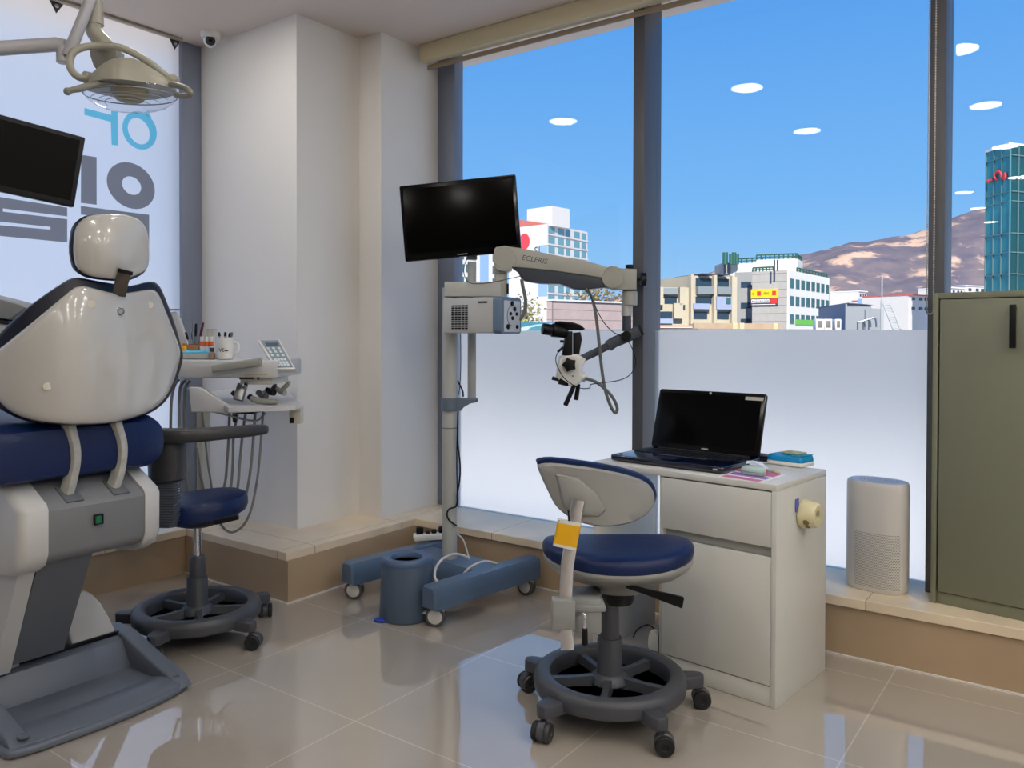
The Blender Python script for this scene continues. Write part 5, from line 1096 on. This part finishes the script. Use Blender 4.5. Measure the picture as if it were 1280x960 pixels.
# ================================================================ chairside monitor on an arm
TL, TR, BR = at(-62, 126, 2.47), at(107, 172, 2.72), at(95, 260, 2.72)
u = (TR-TL); Wm = u.length; u.normalize(); v = TR-BR; v = v-u*v.dot(u); Hm = v.length; v.normalize(); n = u.cross(v); ctr = TL+u*Wm/2-v*Hm/2
cm = thing('monitor', 'black flat screen cut off by the left edge above the dental chair', 'monitor', ctr)
MB().prism(roundrect(Wm, Hm, .006), ctr-n*.03, u, v, .03, bev=.004).build('casing', BLACK, cm)
MB().prism(roundrect(Wm-.03, Hm-.035, .002), ctr+v*.003+n*.0005, u, v, .001).build('screen', mat('screen_black', (3, 3, 3), .1, spec=.12), cm)
e_ = ctr-n*.045
MB().prism(roundrect(.10, .10, .008), ctr-n*.045, u, v, .016, bev=.003).build('mount_plate', GREY, cm)
MB().tube([e_, e_-n*.06, V((pst.x+.03, pst.y+.03, e_.z))], .018, 12).build('mount_arm', LW_, cm)
# ================================================================ doctor's delivery unit behind the chair
dU = 3.60
def U(x, y, dd=0): return at(x, y, dU+dd)
kU = dU/F
UW = mat('unit_white', (194, 195, 196), .35); UG = mat('unit_grey_rubber', (150, 152, 146), .5); UB = mat('unit_pale_blue', (150, 160, 176), .4)
un = thing('delivery_unit', 'white dental delivery unit with keypad, instrument tray and hanging hoses beside the column', 'dental unit', U(285, 560))
Ru = RZ(yaw).to_3x3()
def ub(px0, py0, px1, py1, d0, d1, bev, nm, mt, par=None):
    """box whose front face covers the given pixel rectangle at depth dU+d0, reaching back to d1"""
    a, b = U(px0, py0, d0), U(px1, py1, d0); c_ = (a+b)/2+FWH*(d1-d0)/2
    return MB().box(c_, (abs((b-a).dot(RTH)), d1-d0, abs(b.z-a.z)), bev, Ru).build(nm, mt, par or un)
top = ub(206, 450, 347, 473, -.10, .30, .012, 'top_body', UW)
ub(300, 472, 340, 481, -.06, .2, .003, 'control_strip', mat('strip_cream', (206, 204, 190), .4))
for i in range(6): ub(299+i*3, 471.8, 301.2+i*3, 474.2, -.108, -.095, .001, 'indicator', BLACK, top)
ub(321.5, 471.5, 323.3, 475, -.108, -.095, .001, 'indicator', BLACK, top)
ub(305, 467.2, 334, 468.6, -.104, -.098, .0008, 'gold_line', mat('gold_line', (190, 170, 110), .4), top)
hb = MB().bar([U(266, 460.5, -.14), U(326, 452.5, -.14)], .036, .03, FWH, bev=.35).build('grip_bar', UG, un)
# film viewer panel at the back left of the tray
vp = MB(); vp.prism([((x-218)*kU, (430-y)*kU) for x, y in ((203, 450), (206, 388), (222, 386), (228, 396), (238, 425), (240, 450))], U(218, 430, .34), RTH, ZU, .03, bev=.006); vp.build('viewer_panel', UW, un)
ub(208, 386, 222, 388, .30, .34, .001, 'viewer_edge', GREY)
# keypad
TLk, TRk, BRk, BLk = U(322, 425, .06), U(349, 424.5, .06), U(369, 461, -.10), U(345, 461.5, -.10)
uu = (TRk-TLk).normalized(); vv = (TLk-BLk); vv = (vv-uu*vv.dot(uu)); hk_ = vv.length; vv.normalize(); nn = uu.cross(vv); 
qd = lambda a, b, o=0: TLk.lerp(TRk, a).lerp(BLk.lerp(BRk, a), b)+nn*o
if nn.dot(CAM-TLk) < 0: nn = -nn
def kslab(a0, b0, a1, b1, o0, o1, nm, mt, par):
    return MB().hexa([qd(a0, b1, o0), qd(a1, b1, o0), qd(a1, b0, o0), qd(a0, b0, o0), qd(a0, b1, o1), qd(a1, b1, o1), qd(a1, b0, o1), qd(a0, b0, o1)]).build(nm, mt, par)
kp = kslab(0, 0, 1, 1, -.022, 0, 'keypad', UW, un)
kf = kslab(.12, .03, .94, .95, 0, .002, 'keypad_face', mat('keypad_blue_grey', (96, 116, 132), .4), kp)
kslab(.24, .12, .84, .24, .002, .003, 'keypad_display', mat('keypad_display', (60, 78, 92), .2), kp)
BTN = mat('keypad_button', (190, 202, 208), .4)
for r_, row in enumerate(((.32, .18, .44, .70), (.44, .18, .44, .70), (.56, .18, .44, .70), (.70, .20, .36, .52, .68), (.80, .2, .36, .52, .68), (.88, .2, .36, .52, .68))):
    for a in row[1:]: kslab(a, row[0]-.035, a+.13, row[0]+.035, .002, .004, 'key', BTN, kp)
MB().tube([U(345, 470, .1), U(344, 455, .05), qd(.4, .6, -.02)], .012, 10).build('keypad_stalk', UW, un)
# instrument tray (lower shelf)
m_ = MB(); tr_top = [(238, 482, .12), (280, 480, .12), (338, 483, .12), (358, 488, .10), (377, 504, -.06), (374, 508, -.08), (286, 509.5, -.12), (268, 499, -.08), (252, 489, -.03), (240, 488, .0)]
T_ = [U(x, y, d) for x, y, d in tr_top]; zt_ = sum(p.z for p in T_)/len(T_)
def onz(px, py, z): return on(px, py, 2, z)
zs = U(330, 506, -.08).z
T_ = [onz(x, y, zs) for x, y, d in ((285, 486, 0), (338, 486, 0), (359, 489, 0), (376, 504, 0), (375, 507, 0), (350, 508.5, 0), (286, 510, 0), (276, 505, 0), (256, 491, 0))]
m_.loft([[p-ZU*.018 for p in T_], [p-ZU*.004 for p in T_], T_]); tray = m_.build('instrument_tray', UW, un)
m_ = MB(); m_.prism([((x-262)*kU, (498-y)*kU) for x, y in ((240, 484), (252, 484), (262, 489), (276, 499), (289, 507), (376, 506), (376, 510), (288, 515.5), (262, 514), (243, 514))], U(262, 498, -.10), RTH, ZU, .03, bev=.004); m_.build('tray_side', UW, un)
ub(361, 508, 376, 530, -.06, -.01, .004, 'tray_end_bracket', mat('bracket_cream', (200, 198, 184), .4))
ub(362, 522, 367, 529, -.07, -.06, .001, 'bracket_knob', BLACK)
# hose rail under the tray
MB().tube([U(263, 513, -.04), U(288, 520, -.06), U(300, 523, -.06), U(320, 526, -.05), U(332, 516, -.04)], .005, 8, sm=5).build('hose_rail', LTGREY, un)
ub(290, 514, 318, 517.5, -.08, .02, .003, 'valve_block', BLACK); MB().cyl(U(293.5, 518, -.05), U(293.5, 528, -.05), .012, .008).build('valve_nozzle', BLACK, un)
# column
ub(226, 486, 245, 640, .14, .26, .008, 'column', UB); ub(245, 505, 253, 640, .12, .22, .008, 'column_trim', mat('trim_cream', (198, 194, 180), .4))
ub(160, 622, 252, 644, .14, .26, .010, 'support_arm', UW)
p = U(160, 633, .2); MB().tube([U(168, 633, .2), V((-3.2, 1.60, .56)), V((-3.12, 1.56, .62))], .04, 14).build('support_tube', UW, un)
# hanging hoses
def hose(pts, r=.0062, dd=-.05): return MB().tube([U(x, y, dd) for x, y in pts], r, 8, sm=6).build('hose', HOSE, un)
hose([(329, 514), (327, 540), (324, 580), (319, 615), (313, 640), (304, 657), (292, 665), (283, 663), (276, 655), (274, 649)], .0055, -.05)
hose([(319, 514), (317, 545), (314, 580), (309, 612), (302, 634), (293, 646), (281, 651), (271, 649)], .0062, -.03)
hose([(307, 516), (303, 545), (300, 575), (297, 610), (290, 634), (278, 643), (264, 643)], .0062, -.01)
hose([(297, 516), (292, 545), (291, 580), (288, 610), (280, 632), (266, 640)], .0062, .01)
hose([(287, 514), (286, 545), (284, 575), (281, 605), (272, 630), (258, 638)], .0062, .03)
hose([(252, 509), (256, 545), (260, 580), (264, 605), (266, 625), (258, 640)], .0045, .06)
hose([(246, 560), (250, 590), (255, 615), (256, 640)], .006, .1)
for i, pts in enumerate(([(224, 474), (219, 480), (215, 495), (213.5, 520), (213.5, 560), (214, 600), (222, 632)], [(232, 475), (226, 482), (224, 500), (224, 530), (224, 575), (228, 630)], [(238, 476), (232, 484), (231, 502), (231, 540), (232, 580), (236, 630)])): hose(pts, .0068, .02+.02*i)
# instruments standing in the tray
zs += .0005
def inst(nm, lab, px, py): q = onz(px, py, zs); return thing(nm, lab, 'dental instrument', q, 'instruments on the lower tray'), q
t, q = inst('syringe_handpiece', 'silver three way syringe standing leftmost on the instrument tray', 299, 503)
MB().bar([U(297.5, 500, -.06), U(300, 492, -.05), U(303.5, 481, -.03)], .042, .03, FWH, bev=.2).build('body', STEEL, t); MB().cyl(U(304, 484, -.05), U(307.5, 480, -.08), .010, bev=.002).build('nozzle', CHROME, t); MB().cyl(U(290, 490, -.05), U(295, 494, -.05), .010, .012).build('rubber_end', BLACK, t)
t, q = inst('handpiece', 'grey handpiece lying across the front of the instrument tray', 330, 500)
MB().tube([U(312, 495.5, -.08), U(316, 498.5, -.085), U(322, 501, -.09), U(336, 502.5, -.09), U(346, 502.5, -.09)], [.010, .013, .014, .013, .011], 12).build('body', mat('handpiece_grey', (140, 138, 132), .4), t); MB().cyl(U(311, 495, -.08), U(314, 497.3, -.083), .013, bev=.002).build('end_cap', BLACK, t)
t, q = inst('handpiece', 'short black and chrome handpiece in the middle of the instrument tray', 328, 494)
MB().tube([U(322, 490, -.02), U(328, 494, -.03), U(333, 496, -.04)], [.012, .015, .015], 12).build('body', mat('handpiece_dark', (84, 84, 86), .4), t); MB().tube([U(327, 493, -.03), U(331, 489.5, -.04)], .008, 10).build('head', CHROME, t)
t, q = inst('handpiece', 'black handpiece with upright tip behind the middle of the instrument tray', 341, 489)
MB().tube([U(333, 487, .02), U(339, 490, .01), U(343, 491, .0)], [.012, .016, .014], 12).build('body', BLACK, t); MB().tube([U(339, 489, .01), U(342, 485, .0), U(344, 480.5, -.01)], [.012, .010, .008], 10).build('tip', CHAR, t)
t, q = inst('scaler_handpiece', 'cream scaler handpiece rightmost on the instrument tray', 353, 488)
MB().tube([U(345, 485.5, .03), U(351, 489, .02), U(356, 491.5, .01)], [.011, .014, .014], 12).build('body', CREAM, t); MB().tube([U(352, 488, .02), U(358, 482, .0), U(362, 477.5, -.01)], [.010, .011, .007], 10).build('tip', mat('scaler_tip_grey', (150, 148, 136), .4), t)
# things on the top tray
zt2 = U(280, 450, -.10).z
def ton(px, py): return on(px, py, 2, zt2+.0008)
def tt(nm, lab, cat, dd, px, ): 
    c_ = at(px, 440, dU+dd); c_ = V((c_.x, c_.y, zt2+.0008)); return thing(nm, lab, cat, c_, None), c_
def zpx(y, dd): return at(280, y, dU+dd).z
dm = -.02
t, c_ = tt('mug', 'white mug with dark lettering holding small tools on the top tray', 'mug', dm, 281.5)
hM = zpx(422, dm)-zt2
MB().lathe([(.030, 0), (.034, .003), (.0355, .02), (.0365, hM), (.0335, hM), (.032, .012), (.0005, .010)], c_, ZU, 32).build('body', WHITE, t)
MB().tube([c_+RTH*.035+ZU*hM*.8, c_+RTH*.058+ZU*hM*.7, c_+RTH*.058+ZU*hM*.35, c_+RTH*.035+ZU*hM*.2], .005, 8, sm=5).build('handle', WHITE, t)
text('mug_lettering', 'VE', c_-FWH*.0365+RTH*.0+ZU*hM*.42-RTH*.003, RTH, ZU, .016, CHAR, t, .0006); MB().box(c_-FWH*.034+RTH*.017+ZU*hM*.40, (.014, .002, .004), 0, Ru).build('mug_line', CHAR, t)
for i, (dx, dy, lean, h) in enumerate(((-.018, .0, -.008, .022), (-.006, -.01, .010, .024), (.006, .012, -.01, .02), (.016, .0, .012, .022), (.0, .0, .02, .018))):
    tl = thing('small_tool', ['black capped tool leftmost in the mug', 'black capped tool at the front left of the mug', 'grey clip at the back of the mug', 'grey clip rightmost in the mug', 'black capped tool in the middle of the mug'][i], 'tool', c_+RTH*dx+FWH*dy+ZU*.012, 'tools in the mug')
    a = c_+RTH*dx*.6+FWH*dy+ZU*.013; b = c_+RTH*(dx+lean)+FWH*dy+ZU*(hM+h*.5); MB().cyl(a, b, .0035, seg=10).build('shaft', STEEL, tl); MB().cyl(b-(b-a).normalized()*.006, b+(b-a).normalized()*.012, .006, .005, seg=12, bev=.001).build('cap', BLACK if i in (0, 1, 4) else GREY, tl)
t, c_ = tt('small_tray', 'shallow pale tray holding a light blue packet beside the mug', 'tray', .03, 250)
MB().box(c_+ZU*.006, (.165, .09, .010), .003, Ru).build('tray_base', LTGREY, t); 
for s_ in (-1, 1): MB().box(c_+FWH*s_*.043+ZU*.016, (.165, .004, .018), .001, Ru).build('tray_wall', LTGREY, t)
ct = c_
pk = thing('blue_packet', 'light blue plastic packet lying in the small pale tray', 'packet', ct+ZU*.0115)
m_ = MB(); m_.loft([[ct+RTH*(x*k-.012)+FWH*(y*k)+ZU*(.0115+z+.003*math.sin(9*x*30)) for x, y in roundrect(.125, .06, .012)] for k, z in ((.97, 0), (1, .008), (.95, .02), (.7, .026))]); m_.build('pouch', mat('packet_blue', (96, 184, 224), .35), pk); MB().box(ct-RTH*.075+ZU*.018, (.012, .05, .004), .001, Ru).build('sealed_edge', mat('packet_clear', (196, 214, 226), .3), pk)
t, c_ = tt('brown_bottle', 'small brown bottle with dark cap next to the white mug', 'bottle', .0, 268); c_ = c_-FWH*.03
MB().lathe([(.0125, 0), (.014, .003), (.014, .026), (.009, .034), (.0005, .034)], c_, ZU, 20).build('body', mat('bottle_taupe', (132, 112, 100), .4), t); MB().cyl(c_+ZU*.034, c_+ZU*.052, .0095, bev=.002).build('cap', DKGREY, t)
dw = .16
def box_th(nm, lab, cat, dd, px, w, d_, h, mt, nm2, z0=0):
    t, c_ = tt(nm, lab, cat, dd, px); MB().box(c_+ZU*(h/2+z0), (w, d_, h), .003, Ru).build(nm2, mt, t); return t, c_
t, c_ = box_th('wooden_block', 'brown wooden bur block standing behind the blue packet', 'block', .14, 243, .05, .05, .062, mat('bur_block_wood', (166, 120, 70), .55, var=(25, .1)), 'block')
wz = c_+ZU*.0625
MB().box(c_+ZU*.0635, (.042, .042, .002), .0005, Ru).build('block_top', mat('block_top_brown', (120, 84, 50), .6), t)
t, c_ = tt('yellow_bottle', 'yellow plastic bottle at the left of the wooden block', 'bottle', .13, 231); MB().lathe([(.016, 0), (.019, .004), (.019, .045), (.011, .056), (.0005, .056)], c_, ZU, 20).build('body', mat('bottle_yellow', (226, 164, 20), .4), t); MB().cyl(c_+ZU*.056, c_+ZU*.07, .011, bev=.002).build('cap', mat('bottle_cap_amber', (200, 140, 40), .4), t)
for i, (dx, top_, mt, lab) in enumerate(((-.022, (-.016, .055), BLACK, 'black brush leaning left in the wooden block'), (-.008, (-.002, .055), mat('tool_navy', (26, 30, 80), .4), 'navy handled tool upright in the wooden block'), (.006, (.004, .095), BLACK, 'tall black handled tool in the wooden block'), (.018, (.022, .10), mat('tool_dark_red', (90, 24, 28), .4), 'dark red handled tool leaning right in the wooden block'), (-.004, (-.004, .15), mat('tool_thin_blue', (110, 120, 140), .4), 'tall thin pointed probe rising from the wooden block'))):
    a = wz+RTH*dx+FWH*(.008*(i % 2)-.004)+ZU*.002; b = a+RTH*top_[0]+ZU*top_[1]; t = thing('block_tool', lab, 'tool', a, 'tools in the wooden block')
    MB().cyl(a, a.lerp(b, .4), .003, seg=10).build('shank', STEEL, t); MB().tube([a.lerp(b, .38), a.lerp(b, .6), b], [.004, .0062, .005] if i < 4 else [.004, .003, .001], 10).build('handle', mt, t)
for i, (px, lab) in enumerate(((252.5, 'leftmost orange and white tube behind the small tray'), (258.5, 'middle orange and white tube behind the small tray'), (264, 'rightmost orange and white tube behind the small tray'))):
    t, c_ = tt('orange_tube', lab, 'tube', .12, px); c_ = c_; MB().lathe([(.0085, 0), (.0095, .003), (.0095, .055), (.0005, .055)], c_, ZU, 16).build('body', WHITE, t); MB().cyl(c_+ZU*.055, c_+ZU*.078, .0098, bev=.001).build('band', mat('tube_orange', (226, 96, 34), .4), t); MB().cyl(c_+ZU*.078, c_+ZU*.10, .0085, bev=.001).build('cap', WHITE, t)
t, c_ = box_th('clear_holder', 'tall clear plastic holder behind the orange tubes', 'holder', .19, 264, .04, .03, .13, mat('holder_clear_grey', (196, 196, 186), .3), 'body'); MB().box(c_+ZU*.1325, (.044, .034, .005), .001, Ru).build('holder_lid', LTGREY, t)
# tray table seen at the far left edge behind the backrest
st = thing('side_tray', 'grey swing tray with white papers at the left edge behind the backrest', 'tray', at(0, 385, 3.3))
m_ = MB(); o = at(0, 385, 3.3); kq = 3.3/F
m_.prism([(x*kq, (385-y)*kq) for x, y in ((-120, 344), (0, 372), (34, 381), (39, 385), (20, 400), (0, 397), (-120, 372))], o+FWH*.1, RTH, ZU, .14, bev=.006); m_.build('tray_arm', mat('tray_grey', (150, 152, 150), .45), st)
MB().prism([(x*kq, (385-y)*kq) for x, y in ((-120, 380), (0, 398), (14, 401), (14, 406), (0, 404), (-120, 390))], o+FWH*.08, RTH, ZU, .10, bev=.003).build('dark_edge', CHAR, st)
MB().prism([(x*kq, (385-y)*kq) for x, y in ((-120, 395), (0, 404), (12, 406), (8, 416), (0, 419), (-120, 425))], o+FWH*.07, RTH, ZU, .08, bev=.004).build('white_tray', WHITE, st)
tb_ = o+RTH*(-140*kq)
MB().tube([o+RTH*(-100*kq)-ZU*.02, V((-3.35, 1.0, o.z-.06)), V((-3.4, .9, .9))], .025, 10).build('carrier_arm', LTGREY, st)
MB().cyl((-3.4, .9, 0), (-3.4, .9, .92), .03).build('carrier_post', LTGREY, st)
